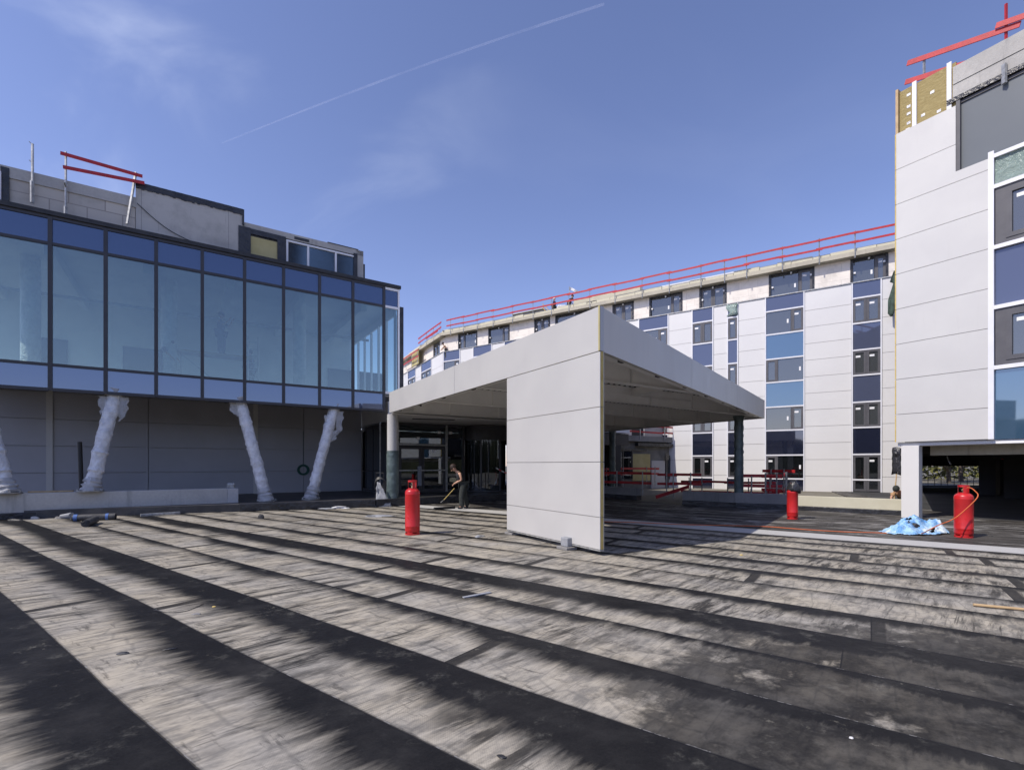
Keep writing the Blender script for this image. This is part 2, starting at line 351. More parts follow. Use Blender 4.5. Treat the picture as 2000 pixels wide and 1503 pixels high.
# ================= SETTING =================
def deck_material():
    t = NT('bitumen_membrane_deck'); v = t.tc()
    X = t.n('ShaderNodeSeparateXYZ'); t.l(v, X.inputs[0])
    vv = t.dot(v, (.595, .8037, 0)); uu = t.dot(v, (.8037, -.595, 0)); us = t.dot(v, (.70, -.714, 0))          # across / along the strips
    lowf = t.noise(v, .25, 2)
    q = t.math('DIVIDE', t.math('ADD', t.math('SUBTRACT', vv, 1.12), t.math('MULTIPLY', t.math('SUBTRACT', lowf, .5), .10)), .935)
    k = t.math('FLOOR', q); f = t.math('FRACT', q)
    wn1 = t.n('ShaderNodeTexWhiteNoise', noise_dimensions='1D'); t.l(k, wn1.inputs['W']); rk = wn1.outputs[0]
    # edge of the damp band, wandering along each strip, frayed by brush strokes across it
    k9 = t.math('MULTIPLY', k, 9.7)
    e1 = t.noise(t.comb(t.math('MULTIPLY', uu, .33), k9, 0.0), 1, 3, .55)
    e2 = t.noise(t.comb(t.math('MULTIPLY', us, 5.0), t.math('ADD', k9, t.math('MULTIPLY', vv, .9)), 0.0), 1, 6, .72)
    e3 = t.noise(t.comb(t.math('MULTIPLY', us, 34.0), t.math('ADD', k9, t.math('MULTIPLY', vv, 1.7)), 3.0), 1, 3, .6)
    far = t.ss(vv, 1.5, 8.0)
    edge = t.math('ADD', .60, t.math('MULTIPLY', far, .16))
    edge = t.math('ADD', edge, t.math('MULTIPLY', t.math('SUBTRACT', e1, .5), .75))
    edge = t.math('ADD', edge, t.math('MULTIPLY', t.math('SUBTRACT', e2, .5), .62))
    edge = t.math('ADD', edge, t.math('MULTIPLY', t.math('SUBTRACT', e3, .5), .14))
    edge = t.math('ADD', edge, t.math('MULTIPLY', t.math('SUBTRACT', rk, .5), .42))
    D = t.ss(t.math('SUBTRACT', f, edge), -.28, .12)
    # streaked grime: across the strips, patchy
    s1 = t.noise(t.comb(t.math('MULTIPLY', us, 7.0), t.math('MULTIPLY', vv, 1.1), 7.0), 1, 6, .7, .3)
    s2 = t.noise(v, .55, 3, .6)
    st = t.math('MULTIPLY', t.ss(s1, .44, .62), t.ss(s2, .38, .58))
    # small rectangular smudges of the felt (weave prints)
    s3 = t.noise(t.comb(t.math('MULTIPLY', uu, 2.2), t.math('MULTIPLY', vv, 9.0), 1.0), 1, 5, .7)
    s4 = t.noise(t.comb(t.math('MULTIPLY', uu, 14.0), t.math('MULTIPLY', vv, 14.0), 2.0), 1, 3, .7)
    # wet region in the foreground right, spotty
    w = t.noise(t.comb(t.math('MULTIPLY', us, 1.3), t.math('MULTIPLY', vv, 1.2), 5.0), 1, 6, .72)
    dx = t.math('SUBTRACT', X.outputs[0], 3.6); dy = t.math('SUBTRACT', X.outputs[1], 2.4)
    rr = t.math('SQRT', t.math('ADD', t.math('POWER', t.math('DIVIDE', dx, 3.4), 2.0), t.math('POWER', t.math('DIVIDE', dy, 3.0), 2.0)))
    wet = t.math('ADD', t.ss(rr, 1.35, .55), t.math('MULTIPLY', t.math('SUBTRACT', w, .5), 2.6))
    wet = t.ss(wet, .35, .85)
    D = t.math('MAXIMUM', D, t.math('MULTIPLY', st, .88))
    ln = t.noise(t.comb(t.math('MULTIPLY', us, 22.0), t.math('MULTIPLY', vv, .9), 17.0), 1, 5, .75, .2)
    ln2 = t.noise(v, 1.1, 4, .6)
    D = t.math('MAXIMUM', D, t.math('MULTIPLY', t.math('MULTIPLY', t.ss(ln, .52, .64), t.ss(ln2, .40, .60)), .75))
    D = t.math('MAXIMUM', D, t.math('MULTIPLY', wet, t.ss(w, .36, .62, 1.0, .80)))
    D = t.math('MAXIMUM', D, t.math('MULTIPLY', t.ss(s3, .55, .66), .55))
    # cross joints between sheets: a narrow dark weld band, at its own place on each strip
    q2 = t.math('FRACT', t.math('ADD', t.math('DIVIDE', uu, 6.3), t.math('MULTIPLY', rk, 7.31)))
    cj = t.math('MULTIPLY', t.ss(q2, .0, .001), t.ss(t.math('ADD', q2, t.math('MULTIPLY', e3, .006)), .030, .022))
    D = t.math('MAXIMUM', D, t.math('MULTIPLY', cj, .92))
    # the weld along each overlap
    seam = t.math('MAXIMUM', t.ss(f, .016, .006), t.ss(f, .988, .995))
    seamw = t.math('MULTIPLY', t.math('MULTIPLY', t.ss(f, .020, .014), t.ss(f, .006, .010)), t.ss(t.noise(v, 7, 4, .8), .52, .60))  # pale dashes: white sealant, its glints put into the colour
    cjl = t.math('MULTIPLY', t.ss(q2, .0, .0008), t.ss(q2, .0030, .0018))
    # colours
    warm = t.noise(v, .9, 4, .6); fine = t.noise(v, 60, 3, .7); mid = t.noise(t.comb(t.math('MULTIPLY', us, 9.0), t.math('MULTIPLY', vv, 3.0), 0.0), 1, 6, .75)
    light = t.mix(t.ss(warm, .35, .68), (.46, .41, .32), (.37, .345, .30))
    light = t.mix(t.ss(mid, .40, .66, 0, .70), light, (.14, .135, .125))
    cells = t.n('ShaderNodeTexVoronoi', feature='DISTANCE_TO_EDGE'); t.l(t.comb(t.math('MULTIPLY', uu, 2.2), t.math('MULTIPLY', vv, 1.0), k9), cells.inputs[0]); cells.inputs['Scale'].default_value = 1.8; cells.inputs['Randomness'].default_value = .35
    light = t.mix(t.ss(cells.outputs['Distance'], .05, .0, 0, .38), light, (.13, .125, .115))
    wv = t.math('MULTIPLY', t.math('SINE', t.math('MULTIPLY', uu, 330.0)), t.math('SINE', t.math('MULTIPLY', vv, 330.0)))
    light = t.mix(t.ss(wv, -.6, .9, 0, .22), light, (.15, .15, .145))
    rust = t.ss(t.noise(v, 1.7, 5, .7), .62, .78, 0, .35)
    light = t.mix(rust, light, (.29, .22, .15))
    dark = t.mix(t.ss(fine, .3, .8), (.008, .0078, .0085), (.016, .0155, .016))
    dark = t.mix(t.ss(t.noise(v, 2.6, 7, .78), .54, .74, 0, .6), dark, (.15, .145, .125))
    dark = t.mix(t.ss(w, .42, .78, 0, .5), dark, (.05, .048, .046))
    sp = t.math('MULTIPLY', t.ss(t.noise(v, 16, 4, .75), .56, .66), t.ss(t.noise(v, 1.5, 3, .6), .60, .70))
    dark = t.mix(t.math('MULTIPLY', sp, .55), dark, (.24, .225, .18))
    light = t.mix(t.math('MULTIPLY', t.math('MULTIPLY', t.ss(t.noise(v, 19, 4, .75), .55, .63), t.ss(t.noise(v, 1.1, 3, .6), .58, .68)), .6), light, (.08, .075, .068))
    col = t.mix(t.math('MULTIPLY', D, .995), light, dark)
    col = t.mix(t.math('MULTIPLY', seam, .85), col, (.012, .012, .014))
    col = t.mix(t.math('MULTIPLY', cjl, .8), col, (.012, .012, .014))
    col = t.mix(seamw, col, (.30, .29, .27))
    # clean narrow strip then the older tarred area
    v2 = t.math('ADD', vv, t.math('MULTIPLY', t.math('SUBTRACT', lowf, .5), .12))
    clean = t.mix(t.ss(mid, .5, .8, 0, .3), (.44, .435, .42), (.30, .30, .29))
    col = t.mix(t.math('MULTIPLY', t.ss(v2, 13.17, 13.19), 1.0), col, clean)
    tn = t.noise(t.comb(t.math('MULTIPLY', uu, .8), t.math('MULTIPLY', vv, 3.2), 0.0), 1, 9, .74, .8)
    tn2 = t.noise(v, .42, 5, .7, .6)
    tar = t.mix(t.ss(tn, .36, .60), (.036, .033, .031), (.085, .079, .072))
    tar = t.mix(t.math('MULTIPLY', t.ss(tn, .46, .64), t.ss(tn2, .44, .60)), tar, (.34, .33, .31))
    col = t.mix(t.ss(v2, 14.08, 14.10), col, tar)
    rough = t.math('ADD', .55, t.math('MULTIPLY', t.math('SUBTRACT', 1.0, D), .45))
    rough = t.math('ADD', rough, t.math('MULTIPLY', t.math('SUBTRACT', s4, .5), .18))
    step = t.math('MULTIPLY', t.math('SUBTRACT', 1.0, f), .6)
    h = t.math('ADD', t.math('ADD', t.math('MULTIPLY', t.noise(v, 1.3, 4, .6), .9), t.math('MULTIPLY', mid, .18)), t.math('MULTIPLY', t.ss(f, .0, .03), -.35))
    t.prin(col, rough, 0, t.bump(h, .02), .10)
    return t.m

mb = MB(); mb.add([(-600, -600, -.35), (600, -600, -.35), (600, 900, -.35), (-600, 900, -.35)], [(0, 1, 2, 3)])
tag(mb.build('ground', M['soil']), kind='structure')
# the deck is one sheet, gently uneven like laid felt
deckpoly = [(-40, -8), (22, -8), (60, 20), (60, 37), (22, 34), (13.05, 16.2), (10.5, 18.3), (8.85, 19.1), (7.28, 20.6), (4.65, 25.2), (.2, 28), (-12, 28), (-40, 12)]
mb = MB(); mb.prism(deckpoly, -.34, 0)
deck = mb.build('roof_deck', deck_material()); tag(deck, kind='structure')

# raised threshold in front of the entrance and the shaded wall
M['tardeck'] = simple('tarred_threshold', (.03, .03, .033), (.075, .072, .07), 1.2, .5, 0, .01, 10)
mb = MB(); mb.prism([(-24, 11.3), (-16.2, 14.75), (-10.1, 17.45), (-5.5, 19.5), (-3.9, 20.7), (.6, 23.9), (4.6, 25.5), (4.6, 31), (-12.5, 31), (-34, 17)], -.3, .26)
tag(mb.build('raised_threshold', M['tardeck']), kind='structure')
# ground of the court in front of the hotel
mb = MB(); mb.prism([(4.65, 25.35), (7.28, 20.75), (8.85, 19.25), (10.5, 18.45), (13.05, 16.35), (40, 16.4), (60, 30), (60, 60), (-30, 70), (-30, 40), (4.6, 32)], -.33, -.04)
tag(mb.build('courtyard', M['soil']), kind='structure')

# ---------------- contrail ----------------
def sky_pt(px, py, dist): return Vector(((px - CX) / FPX, 1, (HOR - py) / FPX)).normalized() * dist
def contrail():
    a = sky_pt(432, 280, 9000); b = sky_pt(1180, 8, 9000)
    t = NT('contrail_ice'); v = t.tc()
    tr = t.n('ShaderNodeBsdfTransparent'); ed = t.n('ShaderNodeBsdfDiffuse'); ed.inputs[0].default_value = (.95, .95, 1, 1); et = t.n('ShaderNodeBsdfTranslucent'); et.inputs[0].default_value = (.95, .95, 1, 1); em = t.n('ShaderNodeAddShader'); t.l(ed.outputs[0], em.inputs[0]); t.l(et.outputs[0], em.inputs[1])
    n = t.noise(v, .0045, 4, .6); n2 = t.noise(v, .0012, 2)
    lw = t.n('ShaderNodeLayerWeight'); lw.inputs[0].default_value = .5
    edge = t.ss(t.math('SUBTRACT', 1.0, lw.outputs['Facing']), .0, .9)
    fac = t.math('MULTIPLY', t.math('MULTIPLY', edge, t.ss(n, .2, .7, .5, 1.0)), t.ss(n2, .25, .65, .02, .045))
    m = t.n('ShaderNodeMixShader'); t.l(fac, m.inputs[0]); t.l(tr.outputs[0], m.inputs[1]); t.l(em.outputs[0], m.inputs[2]); t.l(m.outputs[0], t.out.inputs[0])
    N = 30; pts = []; rad = []
    for i in range(N + 1):
        k = i / N; p = a.lerp(b, k) + Vector((0, 0, 60 * math.sin(k * math.pi)))
        pts.append(p); rad.append(5 + 11 * k ** .5 + 4 * noise.noise(Vector((k * 9, 0, 0))))
    mb = MB(); mb.tube(pts, rad, 14, False)
    tag(mb.build('contrail', t.m), 'thin white aircraft contrail slanting across the blue sky', 'contrail', kind='stuff')
contrail()

# ================= LEFT BUILDING =================
gz = lambda px, py: G.z_at(px, py)
s_end = G.s_at(780); sL = G.s_at(-260)
root = thing('glass_building', G.P(s_end, 0, 0), 'dark framed blue glass storey overhanging a grey panelled wall, bare concrete storey on top', 'building')
Z0, Z1, Z2, Z3 = 4.10, 4.93, 8.84, 9.72
muls = [G.s_at(p) for p in (98, 203, 299, 389, 472, 549, 621, 688, 750)]
step = (muls[-1] - muls[0]) / 8
muls = [muls[0] + step * i for i in range(-3, 9)]
edges = muls + [s_end]
# floor / roof slabs, interior
mb = MB(); G.box(mb, sL, s_end - .15, -9, -.12, 4.79, 4.85); mb_fl = mb.build('floor_slab', M['interiorfloor'], root)
mb = MB(); G.box(mb, sL, s_end - .1, -9, -.12, 9.0, 9.66); mb.build('roof_slab', M['interior'], root)
mb = MB(); G.box(mb, sL, s_end - .1, -9.2, -7.5, 4.85, 9.0); bw = mb.build('inner_wall', M['interior'], root)
for px in (40, 240, 640, 700): mb = MB(); s = G.s_at(px, -7.5); G.box(mb, s, s + 1.5, -7.52, -7.4, 4.86, 7.2); mb.build('inner_doorway', M['doorway'], root)
for px in (60, 330, 585):
    s = G.s_at(px, -2.2); mb = MB(); p = G.P(s, -2.2, 0); mb.lathe([(.27, 4.85), (.27, 9.0)], (p.x, p.y, 0), 20); mb.build('inner_column', M['wrap'], root)
for k in range(12):
    s = s_end - 1.6 - k * 2.6; mb = MB(); G.box(mb, s, s + .25, -7.4, -.5, 8.62, 9.0); mb.build('ceiling_beam', M['interior'], root)
mb = MB(); G.box(mb, sL, s_end - .3, -3.6, -3.5, 8.05, 8.15); mb.build('ceiling_duct', M['galv'], root)
# right hand end of the box: glazed wall with white posts
mb = MB(); G.box(mb, s_end - .12, s_end - .04, -7.4, -.3, 4.86, 5.1); G.box(mb, s_end - .12, s_end - .04, -7.4, -.3, 8.6, 9.0)
for i in range(7): G.box(mb, s_end - .14, s_end - .04, -.35 - i * 1.15, -.25 - i * 1.15, 5.1, 8.6)
mb.build('end_wall_frame', M['white'], root)
# glazing bays
for i in range(len(edges) - 1):
    a, b = edges[i] + .05, edges[i + 1] - .05
    last = i == len(edges) - 2
    for nm, z0, z1, m in (('lower_spandrel', Z0 + .07, Z1 - .04, 'spandrel_low'), ('window_pane', Z1 + .04, Z2 - .04, 'glass'), ('upper_spandrel', Z2 + .04, Z3 - .06, 'spandrel_top')):
        if last and nm == 'lower_spandrel': continue
        mb = MB(); G.box(mb, a, b, -.03, -.015, z0, z1)
        o = mb.build(nm, M[m], root)
fl = MB(); fw = MB()
for i, s in enumerate(edges[:-1]): G.box(fl, s - .055, s + .055, -.1, .035, Z0, Z3)
for z, t_ in ((Z0 + .03, .05), (Z1, .045), (Z2, .045), (Z3 - .03, .05)):
    for i in range(len(edges) - 2): G.box(fl, edges[i] + .055, edges[i + 1] - .055, -.1, .028, z - t_, z + t_)
fl.build('curtain_wall_frame', M['dark'], root)
a = edges[-2] + .055
for z, t_ in ((Z1 + .02, .05), (Z2, .05), (Z3 - .06, .05)): G.box(fw, a, s_end - .08, -.1, .03, z - t_, z + t_)
G.box(fw, s_end - .08, s_end, -.1, .04, Z1 - .03, Z3 - .01)
fw.build('corner_frame', M['white'], root)
mb = MB(); G.box(mb, sL, s_end + .05, -.5, .09, Z3 + .02, Z3 + .16); mb.build('roof_edge_flashing', M['black'], root)
mb = MB(); G.box(mb, s_end + .03, s_end + .20, -.3, .0, 4.7, 8.95); mb.build('end_wall_strip', M['blackfoil'], root)
# underside of the overhang and the small downstands
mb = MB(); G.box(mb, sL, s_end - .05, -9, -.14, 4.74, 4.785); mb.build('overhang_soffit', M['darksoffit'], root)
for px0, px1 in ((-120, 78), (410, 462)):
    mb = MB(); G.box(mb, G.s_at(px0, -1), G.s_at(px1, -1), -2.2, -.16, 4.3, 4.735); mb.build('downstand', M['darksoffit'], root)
mb = MB(); G.box(mb, s_end - .28, s_end - .02, -.2, .01, Z0 + .02, Z1 - .06); mb.build('corner_cover', M['galv'], root)
# shaded wall of large grey panels
W = Fr(-12.1, 24.3, *D1)
sWl, sWr = W.s_at(-200), W.s_at(706)
joints = [W.s_at(-100)] + [W.s_at(p) for p in (97, 290, 500, 593)] + [sWr]
seamz = [.27, 1.36, 2.46, 3.56, 4.66, 5.7]
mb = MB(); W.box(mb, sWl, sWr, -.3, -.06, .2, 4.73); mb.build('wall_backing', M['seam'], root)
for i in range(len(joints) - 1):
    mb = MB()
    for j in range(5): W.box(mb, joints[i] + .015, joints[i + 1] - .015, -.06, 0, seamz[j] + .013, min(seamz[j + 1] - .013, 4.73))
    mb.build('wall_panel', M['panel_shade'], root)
for px in (97, 499):
    s = W.s_at(px); mb = MB(); W.box(mb, s - .1, s + .1, .003, .05, .27, 4.72); mb.build('cover_strip', M['panel'], root)
# concrete storey on top
T = Fr(*(G.O + G.n * -.55), *D1); tz = T.z_at; ts = T.s_at
zb = 9.6
mb = MB(); T.box(mb, ts(-300), ts(264), -.3, 0, zb, tz(120, 372)); mb.build('block_wall', M['blocks_left'], root)
mb = MB(); z0 = tz(120, 372)
T.box(mb, ts(-300), ts(266), -.5, .04, z0, tz(120, 351)); mb.build('slab_edge', M['concrete_light'], root)
sc0, sc1 = ts(265), ts(474); zt = tz(370, 385)
mb = MB(); T.box(mb, sc0, sc1, -.35, .02, zb, zt); mb.build('concrete_wall', M['formed'], root)
mb = MB()
import itertools
N = 40
for i in range(N):
    a = sc0 + (sc1 - sc0) * i / N; b = sc0 + (sc1 - sc0) * (i + 1) / N
    T.box(mb, a, b, -.4, .05 + .004 * math.sin(i * 2.1), zt - .16 - .05 * random.random(), zt + .05)
T.box(mb, sc1 - .02, sc1 + .05, -.4, .06, tz(474, 440), zt + .04)
mb.build('flashing', M['blackfoil'], root)
sd1 = ts(710); ztl = tz(590, 461)
mb = MB(); T.box(mb, sc1, sd1, -.3, -.02, tz(590, 472), ztl); T.box(mb, sd1 - .32, sd1, -.3, -.02, zb, ztl); mb.build('lintel_wall', M['concrete_light'], root)
mb = MB(); T.box(mb, sc1 - .12, sd1 - .3, -.28, -.05, zb, tz(590, 470)); T.box(mb, sc1 - .15, sc1 + .28, -.1, .05, zb, tz(472, 442))
s1 = ts(552); T.box(mb, s1 - .20, s1 + .12, -.1, .04, zb, tz(552, 462))
T.box(mb, sd1 - .44, sd1 - .28, -.1, .03, zb, tz(702, 497)); T.box(mb, sc1, ts(548), -.1, .03, tz(512, 462), tz(512, 452)); T.box(mb, ts(640), ts(700), -.2, .0, ztl - .0, ztl + .03)
T.box(mb, ts(575), ts(604), -.1, .0, tz(590, 470), tz(590, 465)); T.box(mb, sc1, ts(546), -.1, .03, zb, 9.95); T.box(mb, sd1 + .01, sd1 + .08, -.3, -.05, zb, tz(712, 515))
mb.build('sealing_foil', M['blackfoil'], root)
mb = MB(); T.box(mb, ts(479), ts(545), -.05, 0, 9.93, tz(512, 466)); mb.build('boarded_window', M['yellowtape'], root)
win = MB(); za, zc = 9.78, tz(628, 487)
pxs = (561, 602, 656, 696)
for p in pxs: T.box(win, ts(p) - .04, ts(p) + .04, -.1, .0, za, zc)
T.box(win, ts(561) - .04, ts(696) + .04, -.09, .01, zc, zc + .07)
w = win.build('strip_window', M['white'], root)
for i in range(3):
    mb = MB(); T.box(mb, ts(pxs[i]) + .04, ts(pxs[i + 1]) - .04, -.07, -.05, za, zc); mb.build('pane', M['faintglass'], w)
# body of the storey behind
mb = MB(); T.box(mb, ts(-300), sd1 - .05, -9, -.4, 9.7, ztl - .25); mb.build('upper_storey', M['concrete_dirty'], root)
# black patch at the far left edge of the concrete storey
mb = MB(); T.box(mb, ts(2), ts(19), .01, .06, zb, tz(10, 328)); mb.build('sealing_strip', M['blackfoil'], root)
mb = MB(); T.box(mb, ts(-9), ts(4), .02, .12, zb, tz(2, 337)); mb.build('window_edge', M['white'], root)
# slack cable over the concrete
mb = MB(); pts = [T.P(ts(268 + 115 * k), .06, tz(268 + 115 * k, 398 + 78 * k + 10 * math.sin(k * math.pi))) for k in [i / 12 for i in range(13)]]
tag(mb.tube(pts, .012, 6).build('cable', M['pipe'], loc=pts[0]), 'thin black cable hanging across the bare concrete wall above the glass', 'cable')

# ---- guard rails ----
def guard_rail(pts, h, levels, label, cat='guard rail', group='red and white guard rails on the site', ext=.5, bw=.15, bt=.03, postw=.045, nside=None, clamp=None, postm='galv', drop=.25, z_of=None, joint=None):
    pts = [Vector(p) for p in pts]
    r = thing('guard_rail', pts[0], label, cat, group)
    for p in pts:
        mb = MB(); mb.bar(p - Vector((0, 0, drop)), p + Vector((0, 0, h)), postw, postw); po = mb.build('post', M[postm], r)
        if clamp is not None:
            c = Vector(clamp).to_3d(); mb = MB(); mb.bar(p + c * .05 - Vector((0, 0, drop + .1)), p + c * .05 + Vector((0, 0, -drop + .28)), .09, .05); mb.bar(p + Vector((0, 0, -.05)) - c * .05, p + c * .22 + Vector((0, 0, .02)), .04, .04); mb.build('clamp', M['galv'], po)
    for lv in levels:
        for i in range(len(pts) - 1):
            a, b = pts[i], pts[i + 1]; d = (b - a).normalized(); off = Vector((-d.y, d.x, 0)) * (.045 if i % 2 else .055)
            zz = Vector((0, 0, lv + (.012 if i % 2 else -.012)))
            e0 = ext if i == 0 else .18; e1 = ext if i == len(pts) - 2 else .18
            sl = (a - d * e0 + zz + off + Vector((0, 0, random.uniform(-.02, .02))), b + d * e1 + zz + off + Vector((0, 0, random.uniform(-.02, .02))))
            mb = MB(); mb.bar(*sl, bt, bw); mb.build('rail', M['red'], r)
    return r
# left roof: two posts with rails, one lone post
a = T.P(ts(130), .12, tz(130, 366)); b = T.P(ts(262), .12, tz(262, 388))
gr = guard_rail([a + Vector((0, 0, 0))], tz(130, 300) - a.z, [], 'short red two-board guard rail on the bare concrete roof edge above the blue glass', ext=.12, clamp=T.n, drop=1.0)
b0 = T.P(ts(249), .12, tz(249, 440)); b1 = T.P(ts(266), .12, tz(266, 340)); mb = MB(); mb.bar(b0, b1, .06, .06); mb.build('post', M['galv'], gr)
for x0, y0, x1, y1 in ((120, 304, 279, 349), (125, 331, 283, 362)):
    mb = MB(); mb.bar(T.P(ts(x0), .17, tz(x0, y0)), T.P(ts(x1), .17, tz(x1, y1)), .03, .11); mb.build('rail', M['red'], gr)
p = T.P(ts(65), .1, tz(65, 340)); root = thing('guard_post', p, 'lone steel guard post without boards on the concrete roof edge', 'post')
mb = MB(); mb.bar(p - Vector((0, 0, .9)), p + Vector((0, 0, tz(65, 284) - p.z)), .05, .05); mb.build('post', M['galv'], root)
mb = MB(); q = p; mb.bar(q + Vector((0, 0, .9)) - T.d.to_3d() * .0, q + Vector((0, 0, .98)) - T.d.to_3d() * .08, .02, .02); mb.bar(q + Vector((0, 0, .3)), q + Vector((0, 0, .38)) - T.d.to_3d() * .08, .02, .02); mb.build('hook', M['galv'], root)
mb = MB(); mb.bar(p + T.n.to_3d() * .04 - Vector((0, 0, 1.0)), p + T.n.to_3d() * .04 - Vector((0, 0, .3)), .1, .05); mb.build('clamp', M['galv'], root)

# ---- long low concrete wall at the left with its end block ----
LW = Fr(-15.0, 15.35, *D1)
sw0, sw1 = LW.s_at(-140), LW.s_at(444)
root = thing('concrete_kerb_wall', LW.P(sw1, 0, 0), 'long low pale concrete wall in front of the shaded grey panels', 'wall')
mb = MB(); LW.box(mb, sw0, sw1, -.42, 0, .2, .80); mb.build('wall', M['concrete'], root, bevel=.012)
mb = MB(); LW.box(mb, sw1 + .004, sw1 + .36, -.42, .03, .21, .79); mb.build('end_block', M['concrete_col'], root, bevel=.01)
mb = MB(); LW.box(mb, sw0, sw1 + .38, -.5, .05, 0.0, .205); mb.build('bitumen_upstand', M['blackfoil'], root, bevel=.02)
mb = MB(); s = LW.s_at(452); LW.box(mb, s - .12, s + .16, -.6, -.46, .26, 1.0); tag(mb.build('duct_elbow', M['galv'], loc=LW.P(s, -.5, .26), bevel=.06), 'small grey metal duct cowl behind the end of the low concrete wall', 'duct')
# black low kerb up to the entrance
pts = [(-9.9, 17.55), (-5.5, 19.45), (-3.9, 20.65), (.6, 23.85), (4.6, 25.4)]
mb = MB()
for i in range(len(pts) - 1):
    a = Vector(pts[i]); b = Vector(pts[i + 1]); d = (b - a).normalized(); n = Vector((d.y, -d.x)); a2 = a - d * .0
    q = [a + n * .12, b + n * .12, b - n * .1, a - n * .1]
    mb.hexa([(v.x, v.y, 0) for v in q] + [(v.x, v.y, .30 + .01 * (i % 2)) for v in q])
tag(mb.build('bitumen_kerb', M['blackfoil'], loc=(-5.5, 19.4, 0), bevel=.03), 'low black bitumen-covered kerb running to the entrance', 'kerb')
mb = MB(); a = at(40, 968, .8); 
mb.bar(LW.P(LW.s_at(50), -.3, .83), LW.P(LW.s_at(140), -.3, .83), .12, .05); tag(mb.build('timber_batten', M['wood'], loc=LW.P(LW.s_at(50), -.3, .83)), 'pale timber batten lying on top of the low concrete wall', 'timber')

# ---- wrapped slanting columns ----
def wrapped_column(foot, top, label, flaps):
    r = thing('slanted_column', foot, label, 'column', 'slanted columns wrapped in white bubble film')
    foot = Vector(foot); top = Vector(top); N = 46; pts = []; rad = []
    for i in range(N + 1):
        k = i / N; p = foot.lerp(top, k); p += Vector((noise.noise(Vector((k * 7, foot.x, 0))), noise.noise(Vector((k * 7, 5, foot.x))), 0)) * .02
        pts.append(p); rad.append(.205 + .022 * noise.noise(Vector((k * 26, foot.x * 3, 2))) + (.028 if i in (9, 17, 26, 35) else 0))
    mb = MB(); mb.tube(pts, rad, 18, True, .10); mb.build('wrapped_shaft', M['wrap'], r)
    mb = MB(); q = []; rr = []
    for i in range(8): k = i / 7; q.append(foot + (top - foot) * (k * .13)); rr.append(.30 + .03 * math.sin(i * 2.6) - .08 * k)
    mb.tube(q, rr, 14, False, .35); mb.build('torn_sleeve', M['film'], r)
    mb = MB(); 
    for dx, dy in ((-.3, .1), (.3, .1), (-.25, -.2), (.27, -.18)): mb.tube([foot + Vector((dx, dy, 0)), foot + Vector((dx, dy, .09))], .03, 8)
    mb.lathe([(0, .0), (.36, .0), (.36, .035), (0, .035)], foot, 20); mb.build('base_plate', M['galv'], r)
    mb = MB(); mb.tube([top - (top - foot).normalized() * .25, top], [.24, .33], 14, False, .4); mb.build('top_collar', M['film'], r)
    for fk, side, ln, wd in flaps:      # hanging torn sheets
        p0 = foot.lerp(top, fk); d = G.d.to_3d() * side; n = G.n.to_3d() * .12; NX, NY = 6, 10; vs = []
        for j in range(NY + 1):
            for i in range(NX + 1):
                u = i / NX; w = j / NY
                o = p0 + d * (.10 + u * wd * (1 - .3 * w)) + n + Vector((0, 0, -w * ln * (1 - .25 * u))) + (top - foot).normalized() * 0
                o += Vector((.03, .08, .02)) * noise.noise(Vector((u * 3 + p0.x, w * 4, 1))) + d * (.06 * noise.noise(Vector((w * 5, p0.x, u))))
                vs.append(o)
        fs = [(j * (NX + 1) + i, j * (NX + 1) + i + 1, (j + 1) * (NX + 1) + i + 1, (j + 1) * (NX + 1) + i) for j in range(NY) for i in range(NX)]
        mb = MB(); mb.add(vs, fs, True); mb.build('loose_film', M['film'], r)
    return r
def colpt(px, py, off, z): s = G.s_at(px, off); return G.P(s, off, z)
wrapped_column(colpt(521, 980, .12, .27), colpt(468, 790, -.3, 4.28), 'wrapped slanted column leaning left, second from the entrance', [(.97, -1, .6, .30)])
wrapped_column(colpt(607, 980, .12, .27), colpt(653, 805, -.3, 4.28), 'wrapped slanted column nearest the entrance, leaning right with torn film flaps', [(.93, 1, 1.1, .34), (.72, 1, .5, .28), (.88, -1, 1.0, .22)])
wrapped_column(colpt(177, 960, .1, .81), colpt(226, 775, -.3, 4.28), 'wrapped slanted column with a big torn sheet, standing on the low concrete wall', [(.93, -1, .85, .34), (.93, 1, .9, .30)])
wrapped_column(colpt(14, 960, .1, .81), colpt(-42, 745, -.3, 4.28), 'wrapped slanted column cut off by the left edge of the picture', [])
mb = MB(); a = W.P(W.s_at(160, 3), 3, .3); mb.tube([a, a + Vector((-.08, 0, 2.25))], .07, 12); tag(mb.build('drain_pipe', M['pipe'], loc=a), 'thin black upright pipe beside a wrapped column', 'pipe')
# hose coil on the wall
mb = MB(); s = W.s_at(592); c = W.P(s, .06, W.z_at(592, 917)); mb2 = []
for k in range(4):
    rr = .20 + .022 * k; pts = [c + W.d.to_3d() * (rr * math.cos(a / 20 * 2 * math.pi)) * (.95 + .04 * k) + Vector((0, 0, rr * math.sin(a / 20 * 2 * math.pi))) + W.n.to_3d() * (.02 * (k % 2)) for a in range(21)]
    mb.tube(pts, .02, 6, False)
mb.tube([c + Vector((0, 0, .2)), c + Vector((0, 0, 1.3)) + W.n.to_3d() * -.02, c + Vector((0, 0, 2.0)) + W.n.to_3d() * -.02], .008, 5)
M['greenhose'] = simple('green_hose', (.03, .13, .09), (.02, .08, .06), 9, .5)
tag(mb.build('hose_coil', M['greenhose'], loc=c), 'coil of green hose hung on the grey panelled wall', 'hose')

